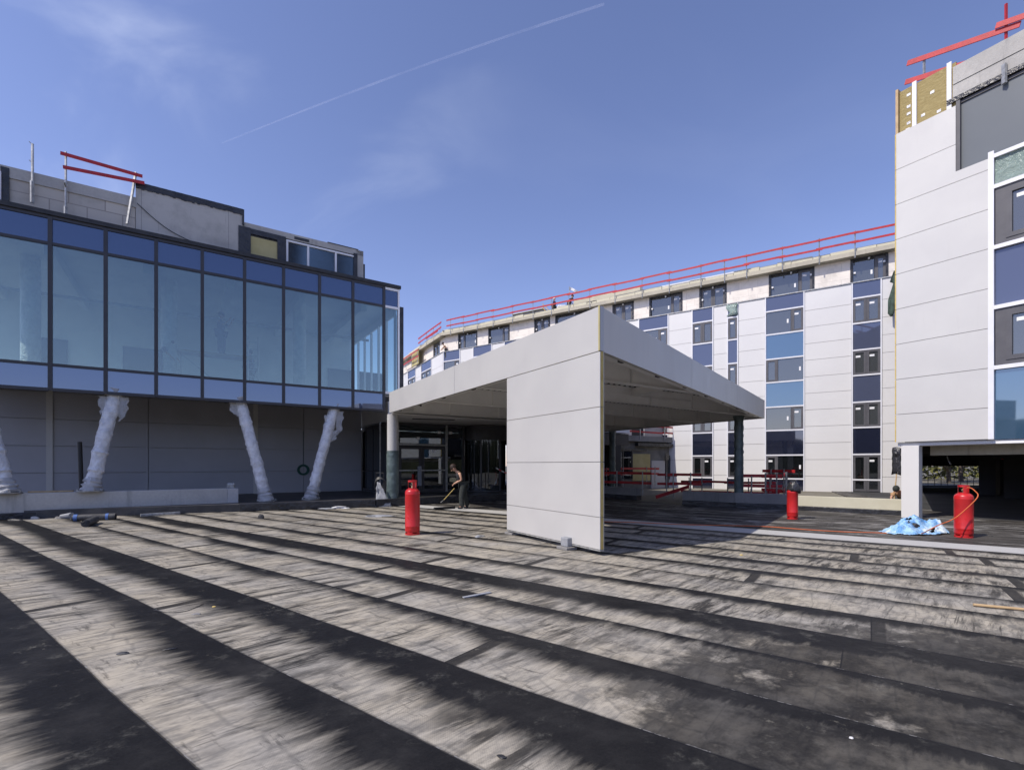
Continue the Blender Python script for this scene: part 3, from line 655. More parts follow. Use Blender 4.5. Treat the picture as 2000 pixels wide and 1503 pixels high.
# ================= ENTRANCE =================
E = Fr(-6.1, 23.4, *D1); ex, ez = E.s_at, E.z_at
root = thing('entrance_lobby', E.P(ex(825), 0, .26), 'black framed glazed entrance with double doors under the canopy', 'entrance')
zc = 3.78
mb = MB(); E.box(mb, ex(760) - .05, ex(1230), -6.2, -.01, zc + .055, 4.8); mb.build('lobby_roof', M['soffit'], root)
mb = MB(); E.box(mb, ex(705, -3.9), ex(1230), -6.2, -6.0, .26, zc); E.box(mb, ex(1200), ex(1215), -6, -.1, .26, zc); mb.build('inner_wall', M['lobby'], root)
mb = MB(); E.box(mb, ex(757), ex(1200), -6, -.2, .262, .27); mb.build('inner_floor', M['interiorfloor'], root)
# side glazing going back to the grey wall
fr = MB(); sg = ex(760)
for i, n in enumerate((0, -1.2, -2.4, -3.6, -4.2)): E.box(fr, sg - .05, sg + .02, n - .06, n, .27, zc - .02)
E.box(fr, sg - .04, sg + .01, -4.2, -.06, .27, .40); E.box(fr, sg - .04, sg + .01, -4.2, -.06, zc - .22, zc - .02); E.box(fr, sg - .04, sg + .01, -4.2, -.06, 1.34, 1.38)
E.box(fr, sg - .09, sg + .36, -.2, .005, .27, zc - .01)
fr.build('side_frame', M['dark'], root)
mb = MB(); E.box(mb, sg - .015, sg - .005, -4.2, -.08, .4, zc - .2); mb.build('side_pane', M['lobbyglass'], root)
# front
sil = MB()
for px in (777, 872): E.box(sil, ex(px) - .04, ex(px) + .04, -.08, .05, .30, zc - .03)
E.box(sil, ex(777) + .04, ex(872) - .04, -.06, .045, ez(825, 868) - .05, ez(825, 868) + .03)
E.box(sil, ex(777) + .04, ex(872) - .04, .03, .06, ez(825, 918) - .03, ez(825, 918) + .03)
E.box(sil, ex(741), ex(743), -.0, .04, .3, zc - .03)
sil.build('silver_frame', M['galv'], root)
dk = MB(); E.box(dk, ex(777) + .04, ex(905), -.08, .0, zc - .12, zc); E.box(dk, ex(872) + .04, ex(905), -.08, .0, .27, .42); E.box(dk, ex(903), ex(907), -.1, .04, .27, zc - .01)
E.box(dk, ex(905), ex(1230), -.3, -.1, 3.0, zc - .01)
dk.build('dark_frame', M['dark'], root)
for a, b in ((779, 823), (824, 870)):
    d = MB(); s0, s1 = ex(a) + .01, ex(b) - .01; z1 = ez(825, 872)
    E.box(d, s0, s0 + .12, -.05, .01, .3, z1); E.box(d, s1 - .12, s1, -.05, .01, .3, z1); E.box(d, s0 + .12, s1 - .12, -.05, .01, z1 - .13, z1); E.box(d, s0 + .12, s1 - .12, -.05, .01, .3, .48)
    o = d.build('door', M['dark'], root)
    mb = MB(); E.box(mb, s0 + .12, s1 - .12, -.03, -.015, .48, z1 - .13); mb.build('pane', M['lobbyglass'], o)
mb = MB(); E.box(mb, ex(815), ex(822.5), .03, .06, ez(819, 948), ez(819, 910)); mb.build('kick_plate', M['greypoly'], root)
for a, b, z0, z1 in ((778.5, 871, ez(825, 867) + .03, zc - .13), (873.5, 903.5, .43, zc - .13)):
    mb = MB(); E.box(mb, ex(a) + .04, ex(b) - .02, -.04, -.025, z0, z1); mb.build('pane', M['lobbyglass'], root)
for px, py in ((817, 856), (858, 844), (880, 845), (847, 880), (805, 828), (850, 830)):
    mb = MB(); E.box(mb, ex(px - 3), ex(px + 3), -.024, -.012, ez(px, py + 2.5), ez(px, py - 2.5)); mb.build('sticker', M['sticker'], root)
# revolving door drum
p = E.P(ex(958), -.35, 0); rd = thing('revolving_door', (p.x, p.y, .26), 'black cylindrical revolving door next to the glazed entrance doors', 'door')
mb = MB(); mb.lathe([(1.55, 3.0), (1.6, 3.0), (1.6, 3.76), (1.55, 3.76)], (p.x, p.y, 0), 48); mb.build('drum_fascia', M['dark'], rd)
mb = MB(); mb.lathe([(0, .27), (1.62, .27), (1.62, .34), (0, .34)], (p.x, p.y, 0), 48); mb.build('threshold_ring', M['dark'], rd)
mb = MB(); mb.lathe([(0, 2.98), (1.55, 2.98)], (p.x, p.y, 0), 40); mb.build('ceiling_disc', M['lobby'], rd)
base = math.atan2(E.n.y, E.n.x)
for k, (a0, a1) in enumerate(((base - 2.3, base - .75), (base + .75, base + 2.3), (base - .75, base - .1), (base + .2, base + .75))):
    mb = MB(); mb.lathe([(1.56, .34), (1.56, 3.0)], (p.x, p.y, 0), 20, a0, a1); mb.build('curved_pane', M['lobbyglass'], rd)
mb = MB()
for a in (base - .75, base + .75, base - .1, base + .2, base - 1.5, base + 1.5):
    q = p + Vector((math.cos(a), math.sin(a), 0)) * 1.58; mb.box(q.x - .04, q.x + .04, q.y - .04, q.y + .04, .34, 3.0)
mb.build('drum_post', M['dark'], rd)
mb = MB()
for k in range(4):
    a = base + .4 + k * math.pi / 2; q0 = p + Vector((0, 0, .4)); q1 = p + Vector((math.cos(a) * 1.45, math.sin(a) * 1.45, .4))
    for z in (.4, 2.9): mb.bar(q0 + Vector((0, 0, z - .4)), q1 + Vector((0, 0, z - .4)), .05, .1)
    mb.bar(q1, q1 + Vector((0, 0, 2.5)), .06, .06)
mb.bar(p + Vector((0, 0, .34)), p + Vector((0, 0, 2.95)), .1, .1)
mb.build('wing_frame', M['dark'], rd)
# barrier tape sagging across the drum
mb = MB(); pa = E.P(ex(935), 1.75, 1.5); pb = E.P(ex(1010), 1.6, 1.45)
N = 16; vs = []
for i in range(N + 1):
    k = i / N; q = pa.lerp(pb, k) - Vector((0, 0, .35 * math.sin(k * math.pi) * 1.0)); vs += [q, q + Vector((0, .01, .07))]
mb.add(vs, [(2 * i, 2 * i + 2, 2 * i + 3, 2 * i + 1) for i in range(N)])
t = NT('striped_tape'); w1 = t.math('SINE', t.math('MULTIPLY', t.dot(t.tc(), (1, 0, 0)), 22.0)); t.prin(t.mix(t.ss(w1, -.1, .1), (.5, .05, .05), (.75, .75, .75)), .5)
tag(mb.build('barrier_tape', t.m, loc=pa, solid=.002), 'sagging red and white barrier tape across the revolving door', 'tape')

# ================= CANOPY =================
can = thing('entrance_canopy', (A.x, A.y, 0), 'large pointed light grey canopy with a freestanding panelled end wall', 'canopy')
CZ0, CZ1 = 3.82, 4.65
def wallstrip(p, q, z0, z1, th, inn):   # vertical sheet of thickness th on the inner side
    d = (q - p).normalized(); n = Vector((-d.y, d.x)) * th * inn
    mb = MB(); pts = [p, q, q + n, p + n]; return mb, mb.hexa([(v.x, v.y, z0) for v in pts] + [(v.x, v.y, z1) for v in pts])
dAB = (B - A).normalized(); dAD = (Dc - A).normalized(); nAB = Vector((-dAB.y, dAB.x)); nAB = nAB if nAB.dot(Dc - A) < 0 else -nAB    # outward
nAD = Vector((dAD.y, -dAD.x)); nAD = nAD if nAD.dot(B - A) < 0 else -nAD
def fascia(p, q, n, name, mat, cuts, z0=CZ0, z1=CZ1):
    d = (q - p).normalized(); L = (q - p).length; mb = MB(); cs = [0] + cuts + [L]
    for i in range(len(cs) - 1):
        a = p + d * (cs[i] + (.006 if i else 0)); b = p + d * (cs[i + 1] - (.006 if i < len(cs) - 2 else 0)); pts = [a, b, b - n * .10, a - n * .10]
        mb.hexa([(v.x, v.y, z0) for v in pts] + [(v.x, v.y, z1) for v in pts])
    return mb.build(name, M[mat], can, bevel=.004)
fascia(A - dAB * .0, B, nAB, 'left_fascia', 'panel_canopy', [6.4])
fascia(A + dAD * .11, Dc, nAD, 'right_fascia', 'panel_canopy', [5.5, 11.0])
fascia(Dc, Cc, (Dc - A).normalized(), 'rear_fascia', 'panel_canopy', [5.4])
fascia(B + (Cc - B).normalized() * .15, Cc, -nAD, 'building_side_fascia', 'panel_canopy', [6.0])
# roof plate
ins = .14
q = [A + (dAB + dAD) * ins, Dc + (dAB - dAD) * ins, Cc - (dAB + dAD) * ins, B + (dAD - dAB) * ins]
mb = MB(); mb.prism([(v.x, v.y) for v in q], 4.52, 4.60); mb.build('roof_sheet', M['deckmetal'], can)
# profiled sheet under it: trapezoid ribs running across the beams (perpendicular to d1)
d1 = G.d; n1 = G.n
cor = MB()
def clip_line(p, d, poly):
    ts_ = []
    for i in range(len(poly)):
        a = poly[i]; b = poly[(i + 1) % len(poly)]; e = b - a; den = d.x * e.y - d.y * e.x
        if abs(den) < 1e-9: continue
        w = a - p; tt = (w.x * e.y - w.y * e.x) / den; uu = (w.x * d.y - w.y * d.x) / den
        if 0 <= uu <= 1: ts_.append(tt)
    return (min(ts_), max(ts_)) if len(ts_) >= 2 else None
poly = [v.copy() for v in q]
k = -14.0
while k < 26:
    p = B + d1 * k; c = clip_line(p, n1, poly); c2 = clip_line(p + d1 * .13, n1, poly)
    if c and c2:
        lo, hi = max(c[0], c2[0]), min(c[1], c2[1])
        if hi - lo > .15:
            prof = [(0, 4.519), (.03, 4.43), (.11, 4.43), (.14, 4.519)]
            v1 = [(p + d1 * a + n1 * lo).to_3d() + Vector((0, 0, z)) for a, z in prof]; v2 = [(p + d1 * a + n1 * hi).to_3d() + Vector((0, 0, z)) for a, z in prof]
            cor.add(v1 + v2, [(0, 1, 5, 4), (1, 2, 6, 5), (2, 3, 7, 6)])
    k += .26
cor.build('profiled_sheet', M['deckmetal'], can)
# beams along d1
def ibeam(p, q, z0, z1, w=.2, name='beam'):
    p = Vector(p); q = Vector(q); d = (q - p).normalized(); n = Vector((d.y, -d.x)); mb = MB()
    def st(a, b, h0, h1):
        pts = [p + n * a, q + n * a, q + n * b, p + n * b]; mb.hexa([(v.x, v.y, h0) for v in pts] + [(v.x, v.y, h1) for v in pts])
    st(-w / 2, w / 2, z0, z0 + .022); st(-w / 2, w / 2, z1 - .022, z1); st(-.008, .008, z0 + .022, z1 - .022)
    L = (q - p).length; m = max(1, int(L / 2.4))
    for i in range(1, m):
        c = p + d * (L * i / m); pts = [c - d * .007 - n * (w / 2 - .01), c + d * .007 - n * (w / 2 - .01), c + d * .007 + n * (w / 2 - .01), c - d * .007 + n * (w / 2 - .01)]
        mb.hexa([(v.x, v.y, z0 + .022) for v in pts] + [(v.x, v.y, z1 - .022) for v in pts])
    return mb.build(name, M['steel'], can)
shade_boxes = MB()  # near-black boxes between the ribs, standing in for shade in the voids
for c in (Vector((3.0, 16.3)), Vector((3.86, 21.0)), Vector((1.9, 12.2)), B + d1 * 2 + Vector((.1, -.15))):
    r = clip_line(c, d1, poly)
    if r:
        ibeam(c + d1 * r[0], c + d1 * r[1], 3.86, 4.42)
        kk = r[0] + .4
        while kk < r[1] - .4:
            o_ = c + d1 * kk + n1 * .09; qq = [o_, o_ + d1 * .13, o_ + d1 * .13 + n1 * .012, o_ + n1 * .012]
            shade_boxes.hexa([(v.x, v.y, 4.422) for v in qq] + [(v.x, v.y, 4.50) for v in qq]); kk += .26
shade_boxes.build('flute_shade_box', M['doorway'], can)
ins2 = .30
q2 = [A + (dAB + dAD) * ins2, Dc + (dAB - dAD) * ins2, Cc - (dAB + dAD) * ins2, B + (dAD - dAB) * ins2]
for i in range(4): ibeam(q2[i], q2[(i + 1) % 4], 3.88, 4.41, .16, 'edge_beam')
ibeam(Vector((3.0, 16.4)), Vector((6.9, 18.6)) , 4.14, 4.40, .12, 'brace'); ibeam(Vector((5.2, 15.2)), Vector((3.3, 18.9)), 4.12, 4.38, .12, 'brace')
# small brackets along the fascia feet
mb = MB()
for p0, d, n, L in ((A, dAB, nAB, 12.4), (A, dAD, nAD, 16.3)):
    k = 1.2
    while k < L:
        c = p0 + d * k - n * .13; pts = [c - d * .09 - n * .03, c + d * .09 - n * .03, c + d * .09 + n * .025, c - d * .09 + n * .025]
        mb.hexa([(v.x, v.y, CZ0 - .008) for v in pts] + [(v.x, v.y, CZ0 + .06) for v in pts]); k += 2.1
mb.build('fixing_bracket', M['dark'], can)
# bolted end plates with round holes
for c in (B + d1 * .9 + Vector((.5, -.35)), Vector((.1, 14.9))):
    mb = MB(); P0 = Vector((c.x, c.y, 4.14)); u = d1.to_3d(); 
    mb.bar(P0 - u * .28, P0 + u * .28, .04, .5); mb.build('splice_plate', M['steel'], can)
    mb = MB(); mb.tube([P0 + n1.to_3d() * .02, P0 + n1.to_3d() * .05], .045, 12); mb.build('bolt', M['dark'], can)
# smooth ceiling towards the entrance
Bc = B + d1 * .15; rr = clip_line(B + d1 * 2.0, d1, [A, Dc, Cc, B]); e1 = B + d1 * 2.0 + d1 * rr[1]
mb = MB(); mb.prism([(v.x, v.y) for v in (Bc - n1 * .1, B + d1 * 9.5 - n1 * .1, B + d1 * 13.0 - n1 * 4.3, E.O + E.d * (ex(760) - .1) + E.n * -.3)], 3.80, 3.83)
mb.build('smooth_soffit', M['soffit'], can)
mb = MB(); c = B + d1 * 1.6 - n1 * 1.4; pts = [c, c + d1 * 1.9 - n1 * -.5, c + d1 * 1.95 - n1 * -.2, c + d1 * .1 - n1 * .35]
mb.prism([(v.x, v.y) for v in pts], 3.785, 3.799); mb.build('soffit_slot', M['doorway'], can)
# freestanding wall
wl = 3.357; TH = .10
seam_z = [.115, .86, 1.75, 2.76, 3.815]
seam_z = [.115, EYE - (1010 - HOR) / FPX * 8.985, EYE + (HOR - 901.6) / FPX * 8.985, EYE + (HOR - 793.8) / FPX * 8.985, 3.812]
mb = MB(); pf = MB(); ps = MB()
o = A; e = A + dAB * wl
for i in range(4):
    for (b_, th0, th1, tgt) in ((0, 0, .012, mb), (0, .012, TH - .012, pf), (0, TH - .012, TH, mb)):
        z0, z1 = seam_z[i] + .006, seam_z[i + 1] - .006
        a0 = o + dAB * (.0 if tgt is mb else .004); pts = [a0 - nAB * th0, e - nAB * th0, e - nAB * th1, a0 - nAB * th1]
        if tgt is mb: pts = [o + dAB * .0 - nAB * th0, e - nAB * th0, e - nAB * th1, o - nAB * th1]
        tgt.hexa([(v.x, v.y, z0) for v in pts] + [(v.x, v.y, z1) for v in pts])
w_ = mb.build('end_wall', M['panel_canopy'], can); pf.build('foam_core', M['foam'], w_)
mb = MB(); pts = [o + dAB * .02 - nAB * .02, e - dAB * .02 - nAB * .02, e - dAB * .02 - nAB * (TH - .02), o + dAB * .02 - nAB * (TH - .02)]; mb.hexa([(v.x, v.y, .12) for v in pts] + [(v.x, v.y, 3.81) for v in pts]); mb.build('core_shadow_joint', M['seam'], w_)
mb = MB(); pts = [o + nAB * .0, e + nAB * .0, e - nAB * TH, o - nAB * TH]
mb.hexa([(v.x, v.y, .085) for v in [p_ + dAB * (.35 if j in (0, 3) else 0) * 0 for j, p_ in enumerate(pts)]] + [(v.x, v.y, .113) for v in pts]); mb.build('bottom_rail', M['galv'], w_)
mb = MB(); c = A; pts = [c - dAB * .001 + nAB * .0, c + dAD * .10 , c + dAD * .10 + dAB * .03, c + dAB * .03]
mb.hexa([(v.x - .012, v.y - .004, CZ0 + .002) for v in [c + nAB * .004 - dAB * .01, c - dAB * .01 + dAD * .05, c + dAD * .05 + dAB * .02, c + nAB * .004 + dAB * .03]] + [(v.x - .012, v.y - .004, CZ1 + .005) for v in [c + nAB * .004 - dAB * .01, c - dAB * .01 + dAD * .05, c + dAD * .05 + dAB * .02, c + nAB * .004 + dAB * .03]])
mb.build('corner_trim', M['yellowtape'], can)
for k_, px, py in ((0, 1107, 1074), (1, 1004, 1044)):
    c = at(px, py, 0.0); c2 = Vector((c.x, c.y)) + dAB * .12 - nAB * (.10 - .06 * k_)
    mb = MB(); mb.hexa([(*(c2 + dAB * a + nAB * b), z) for z in (0, .055) for a, b in ((-.17, -.12), (.17, -.12), (.17, .14), (-.17, .14))]); mb.build('foot_plate', M['concrete_dirty'], can, bevel=.008)
    mb = MB(); mb.hexa([(*(c2 + dAB * a + nAB * b), z) for z in (.055, .24) for a, b in ((-.11, -.10), (.11, -.10), (.11, .08), (-.11, .08))]); mb.build('wrapped_stub', M['greypoly'], can, bevel=.02)
# canopy columns: each stands alone
def canopy_column(x, y, z0, z1, r, label, mat, wrap=None, capital=True):
    t_ = thing('canopy_column', (x, y, z0), label, 'column')
    mb = MB(); mb.lathe([(r, z0), (r, z1)], (x, y, 0), 28); mb.build('shaft', M[mat], t_)
    if capital: mb = MB(); mb.lathe([(r, z1 - .32), (r * 1.1, z1 - .25), (r * 1.45, z1 - .05), (r * 1.45, z1)], (x, y, 0), 28); mb.build('capital', M['greenwrap'], t_)
    if wrap:
        pr = [(r + .02 + .022 * noise.noise(Vector((i * .9, x, 0))) + (.01 if i % 3 == 0 else 0), z0 + (wrap - z0) * i / 26) for i in range(27)]
        mb = MB(); mb.tube([(x, y, z) for _, z in pr], [rr_ for rr_, _ in pr], 24, False, .06); mb.build('green_sleeve', M['greenwrap'], t_)
        
    return t_
canopy_column(-5.0, 20.25, .2, 3.80, .225, 'thick pale round column beside the doors, lower half in green wrap', 'concrete_col', 2.28, False)
p = atY(1443, 21.6); canopy_column(p.x, p.y, .45, 3.88, .17, 'dark green wrapped round column at the right tip of the canopy', 'greenwrap', 3.6)
p = atY(1196, 31.2); canopy_column(p.x, p.y, .2, 3.88, .17, 'dark green wrapped round column farther back under the canopy', 'greenwrap', 3.6)

# ================= HOTEL (far facade) =================
fs, fz = F.s_at, F.z_at
hot = thing('hotel_building', F.P(0, 0, 0), 'long white panelled hotel with blue and grey window strips and a bare block top storey', 'building')
TOPC = 13.05; ATT = 14.72
def win_rows(): return [(12.05 - 3.25 * k) for k in range(4)]
bend = 34.6; sR = fs(1768)
LF = Fr(*(F.O + F.d * bend), -3.2, 5.8)          # facet that turns back behind the glass building
def strip_on(fr, s0, s1, kind, k0=0, k1=4, top=TOPC):
    """one vertical strip of windows and spandrels; s0<s1"""
    wf = MB()
    fr.box(wf, s0, s0 + .07, -.02, .05, -.1, top); fr.box(wf, s1 - .07, s1, -.02, .05, -.1, top)
    zs = []
    for k in range(4):
        zt = 12.05 - 3.25 * k; zs += [zt + .04, zt - 1.54]
    for z in zs: fr.box(wf, s0 + .07, s1 - .07, -.02, .045, z - .045, z + .045)
    wf.build('white_strip_frame', M['white'], hot)
    sp_mat = 'teal' if kind == 'wide' else 'navy'
    def span(z0, z1, m):
        mb = MB(); fr.box(mb, s0 + .07, s1 - .07, -.02, .0, z0, z1); mb.build('spandrel', M[m], hot)
    span(12.05 + .085, top - .02, 'navy')
    for k in range(3):
        zt = 12.05 - 3.25 * k; span(zt - 3.25 + .085, zt - 1.585, 'darkspan' if k == 2 else sp_mat)
    if kind != 'door': span(.05, 12.05 - 9.75 - 1.585, 'darkspan')
    for k in range(4):
        zt = 12.05 - 3.25 * k - .005; zb_ = zt - 1.49
        if kind == 'door' and k == 3: zb_ = .05
        window_on(fr, s0 + .07, s1 - .07, zb_, zt, 'double' if kind in ('double', 'door') else ('single' if kind == 'single' else ('wideL' if k % 2 == 0 else 'wideR')), k == 3, hot)
def window_on(fr, s0, s1, z0, z1, kind, low, parent, n0=-.01, nm='window'):
    f_ = MB(); pn = 'pane_low' if low else 'pane'; panes = []
    def sash(a, b):
        t_ = .13
        fr.box(f_, a, a + t_, n0 - .05, n0 + .03, z0, z1); fr.box(f_, b - t_, b, n0 - .05, n0 + .03, z0, z1)
        fr.box(f_, a + t_, b - t_, n0 - .05, n0 + .03, z0, z0 + t_); fr.box(f_, a + t_, b - t_, n0 - .05, n0 + .03, z1 - t_, z1); panes.append((a + t_, b - t_, z0 + t_, z1 - t_, 's'))
    if kind == 'double': m = (s0 + s1) / 2; sash(s0, m - .005); sash(m + .005, s1)
    elif kind == 'single': sash(s0, s1)
    elif kind in ('wideL', 'wideR', 'atticL', 'atticR'):
        w = (s1 - s0) * .30
        # s grows to the LEFT in the picture for the hotel frame
        if kind[-1] == 'L': sash(s0, s0 + w); fx = (s0 + w + .05, s1)
        else: sash(s1 - w, s1); fx = (s0, s1 - w - .05)
        a, b = fx; panes.append((a + .02, b - .02, z0 + .02, z1 - .02, 'f'))
        fr.box(f_, min(fx) - .05 if kind[-1] == 'L' else b, (a) if kind[-1] == 'L' else b + .05, n0 - .05, n0 + .04, z0, z1)
        fr.box(f_, a, b, n0 - .05, n0 + .0, z0 - .0, z0 + .02); fr.box(f_, a, b, n0 - .05, n0 + .0, z1 - .02, z1)
    o = f_.build(nm, M['frame'], parent)
    for a, b, c, d, t_ in panes:
        mb = MB(); fr.box(mb, a, b, n0 - .03, n0 - .015, c, d); mb.build('pane', M[pn], o)
    for a, b, c, d, t_ in panes:
        if random.random() < .85:
            mb = MB(); x = a + (b - a) * (.72 if t_ == 's' else .12); zz = d - .22 if t_ == 's' else (c + d) / 2
            if t_ == 's': fr.box(mb, x - .14, x + .10, n0 - .014, n0 - .006, zz - .06, zz + .06)
            else: fr.box(mb, x - .05, x + .05, n0 - .014, n0 - .006, zz - .13, zz + .13)
            mb.build('sticker', M['sticker'], o)
    return o
strips = [(fs(1722.5), fs(1663), 'door'), (fs(1571.5), fs(1494), 'wide'), (fs(1442), fs(1420), 'single'), (fs(1393.5), fs(1351), 'double'), (fs(1306), fs(1247), 'wide')]
s_ = strips[-1][1]
seq = [(1120, 1086, 'double'), (1010, 985, 'single'), (961, 924, 'wide'), (899, 866, 'wide')]
for a, b, k in seq: strips.append((fs(a), fs(b), k))
for s0, s1, k in strips: strip_on(F, s0, s1, k)
lf = lambda px: LF.s_at(px)
for a, b, k in ((843, 823, 'double'), (812, 797, 'double')): strip_on(LF, lf(a), lf(b), k)
# white panels between strips with open joints
def panel_field(fr, s0, s1, z0=-.1, z1=TOPC, base=None):
    mb = MB(); z = z0; rows = [z0] + [.95 + 1.083 * i for i in range(20) if .95 + 1.083 * i < z1 - .2] + [z1]
    for i in range(len(rows) - 1): fr.box(mb, s0 + .012, s1 - .012, -.05, 0.0, rows[i] + .010, rows[i + 1] - .010)
    mb.build('wall_panel', M['panel_far'], hot)
def fill(fr, lst, lo, hi, **k):
    lst = sorted(lst); cur = lo
    for s0, s1, _ in lst:
        if s0 - cur > .1: panel_field(fr, cur, s0, **k)
        cur = s1
    if hi - cur > .1: panel_field(fr, cur, hi, **k)
fill(F, strips, sR, bend)
fill(LF, [(lf(843), lf(823), 0), (lf(812), lf(797), 0)], 0, 16)
# body behind (two wings), block storey, slab
def dbl(fr, name, mat, s0, s1, n0, n1, z0, z1):
    mb = MB(); fr.box(mb, s0, s1, n0, n1, z0, z1); return mb.build(name, M[mat], hot)
dbl(F, 'wall_backing', 'seam', sR, bend, -.4, -.06, -.3, TOPC - .03); dbl(LF, 'wall_backing', 'seam', 0, 16, -.4, -.06, -.3, TOPC - .03)
dbl(F, 'core', 'garage', sR, bend, -12, -1.5, -.3, TOPC); dbl(LF, 'core', 'garage', 0, 16, -12, -1.5, -.3, TOPC)
REC = -.35
awins = [(1732, 1663.6, 'atticL'), (1588, 1504, 'atticL'), (1417, 1368, 'double'), (1331, 1270, 'atticL'), (1236, 1198, 'double'), (1160, 1086, 'atticL'), (1073, 1045, 'double'), (994, 955, 'atticL'), (931, 896, 'atticR')]
aw = sorted([(F.s_at(a, REC), F.s_at(b, REC), k) for a, b, k in awins]); cur = sR
for s0, s1, k in aw:
    if s0 - cur > .05: dbl(F, 'block_wall', 'blocks_far', cur, s0 - .08, REC - .25, REC, TOPC, ATT)
    window_on(F, s0 + .05, s1 - .05, TOPC - .2, ATT - .1, k, False, hot, n0=REC - .1)
    mb = MB()
    F.box(mb, s0 - .08, s0 + .05, REC - .2, REC + .02, TOPC - .1, ATT - .01); F.box(mb, s1 - .05, s1 + .08, REC - .2, REC + .02, TOPC - .1, ATT - .01); F.box(mb, s0 + .05, s1 - .05, REC - .2, REC + .015, ATT - .1, ATT - .01)
    mb.build('sealing_foil', M['blackfoil'], hot)
    for a_, z_ in ((s0 + .12, ATT - .5), (s1 - .15, ATT - .9), ((s0 + s1) / 2, ATT - .13)):
        mb = MB(); F.box(mb, a_ - .05, a_ + .05, REC - .06, REC + .03, z_ - .07, z_ + .04); mb.build('foam_tab', M['sticker'], hot)
    cur = s1 + .08
dbl(F, 'block_wall', 'blocks_far', cur, bend - .1, REC - .25, REC, TOPC, ATT)
dbl(LF, 'block_wall', 'blocks_far', .1, lf(853), REC - .25, REC, TOPC, ATT); window_on(LF, lf(853), lf(840), TOPC - .2, ATT - .1, 'double', False, hot, n0=REC - .1)
dbl(LF, 'block_wall', 'blocks_far', lf(840), 16, REC - .25, REC, TOPC, ATT)
dbl(F, 'attic_core', 'garage', sR, bend, -9, REC - .6, TOPC, ATT)
# slab edge, uneven white insulation on top, coping of black foil
dbl(F, 'roof_slab', 'concrete_warm', sR, bend + .15, -10, .18, ATT, ATT + .27); dbl(LF, 'roof_slab', 'concrete_warm', -.05, 16, -10, .18, ATT, ATT + .27)
mb = MB(); s = sR
for fr, lim in ((F, bend), (LF, 15)):
    s = sR if fr is F else 0
    while s < lim:
        L = random.uniform(.8, 2.4); h = random.uniform(.16, .30); fr.box(mb, s, min(s + L - .03, lim), -.5, .05 + random.uniform(-.03, .03), ATT + .27, ATT + .27 + h); s += L
mb.build('insulation_upstand', M['cream'], hot)
mb = MB(); s = sR
for fr, lim in ((F, bend), (LF, 15)):
    s = sR if fr is F else 0
    while s < lim:
        L = random.uniform(1.5, 4); h = random.uniform(.36, .46); fr.box(mb, s, min(s + L, lim), -.9, -.52, ATT + .27, ATT + .27 + h); s += L
mb.build('roof_foil', M['black'], hot)
# window-sill ledge along the top of the cladding
mb = MB(); F.box(mb, sR, bend, REC, .06, TOPC + .005, TOPC + .07); LF.box(mb, 0, 15, REC, .06, TOPC + .005, TOPC + .07); mb.build('cladding_cap', M['galv'], hot)
# bare plinth at the foot
mb = MB(); F.box(mb, sR, bend, -.04, .02, -.3, -.11); mb.build('plinth', M['concrete_dirty'], hot)
# corner return on the left facet
mb = MB(); P_ = LF.P(lf(818), .4, 0); LF.box(mb, lf(822), lf(808), .2, .28, 13.2, 14.9); tag(mb.build('insulation_board', M['yellowtape'], loc=LF.P(lf(815), .24, 13.2)), 'ochre board leaning at the turned corner of the hotel roof', 'board')

# rails on the hotel roof
posts_px = (1751, 1670, 1600, 1528, 1458, 1415, 1369, 1307, 1254, 1201, 1152, 1111, 1077, 1041, 1001, 963, 932, 905, 880)
pts = [F.P(fs(p, .2), .2, ATT + .2) for p in posts_px]
RAILG = 'red guard rails around the site'
guard_rail(pts, 1.35, [.62, 1.2], 'long red two-board guard rail along the hotel roof edge', group=RAILG, bw=.125, postw=.05, drop=.35)
pts = [LF.P(k, .2, ATT + .2) for k in (0.2, 2.2, 4.4, 6.6)]
guard_rail(pts, 1.2, [.60, 1.12], 'red guard rail turning the corner at the left end of the hotel roof', group=RAILG, bw=.15)
pts = [LF.P(k, .5, 13.4) for k in (6.6, 8.8, 11, 13)]
guard_rail(pts, 1.2, [.50, 1.2], 'lower red guard rail stepping down beside the glass building', group=RAILG, bw=.15)
pts = [LF.P(k, -1.6, ATT + 1.2) for k in (6.0, 7.6, 9.2)]
guard_rail(pts, 1.0, [.9], 'single tilted red board above the turned corner of the hotel roof', group=RAILG, bw=.13)
# stacks on the hotel roof
def block_pallet(px0, px1, n, z, h, label):
    s1, s0 = fs(px0, n), fs(px1, n); r = thing('block_stack', F.P(s0, n, z), label, 'stack')
    mb = MB(); k = 0; rows = max(2, int(h / .2))
    for j in range(rows):
        s = s0
        while s < s1 - .1:
            F.box(mb, s + .01, min(s + .5, s1) - .01, n - 1.0, n, z + j * h / rows + .02, z + (j + 1) * h / rows - .01); s += .5
    mb.build('grey_blocks', M['palletgrey'], r)
    mb = MB(); F.box(mb, s0 - .1, s1 + .1, n - 1.1, n + .1, z + h, z + h + .06); mb.build('cover_board', M['cream'], r)
block_pallet(1002, 1060, -1.6, ATT + .28, 1.0, 'long stack of grey blocks under a pale cover on the hotel roof')
def roof_tube(px0, px1, n, z, w, h, label, mat):
    mb = MB(); s1, s0 = fs(px0, n), fs(px1, n); F.box(mb, s0, s1, n - w, n, z, z + h); tag(mb.build('panel_stack', M[mat], loc=F.P(s0, n, z), bevel=.02), label, 'stack')
roof_tube(1120, 1250, -1.4, ATT + .5, 1.2, .95, 'pale insulation bales lying behind the hotel roof rail', 'cream')
roof_tube(1256, 1452, -1.0, ATT + .55, 1.0, .28, 'long white panels stacked on the hotel roof, darker ends to the right', 'white')
roof_tube(1262, 1440, -1.05, ATT + .86, .9, .12, 'upper white panel lying on the stack of panels on the hotel roof', 'panel_far')
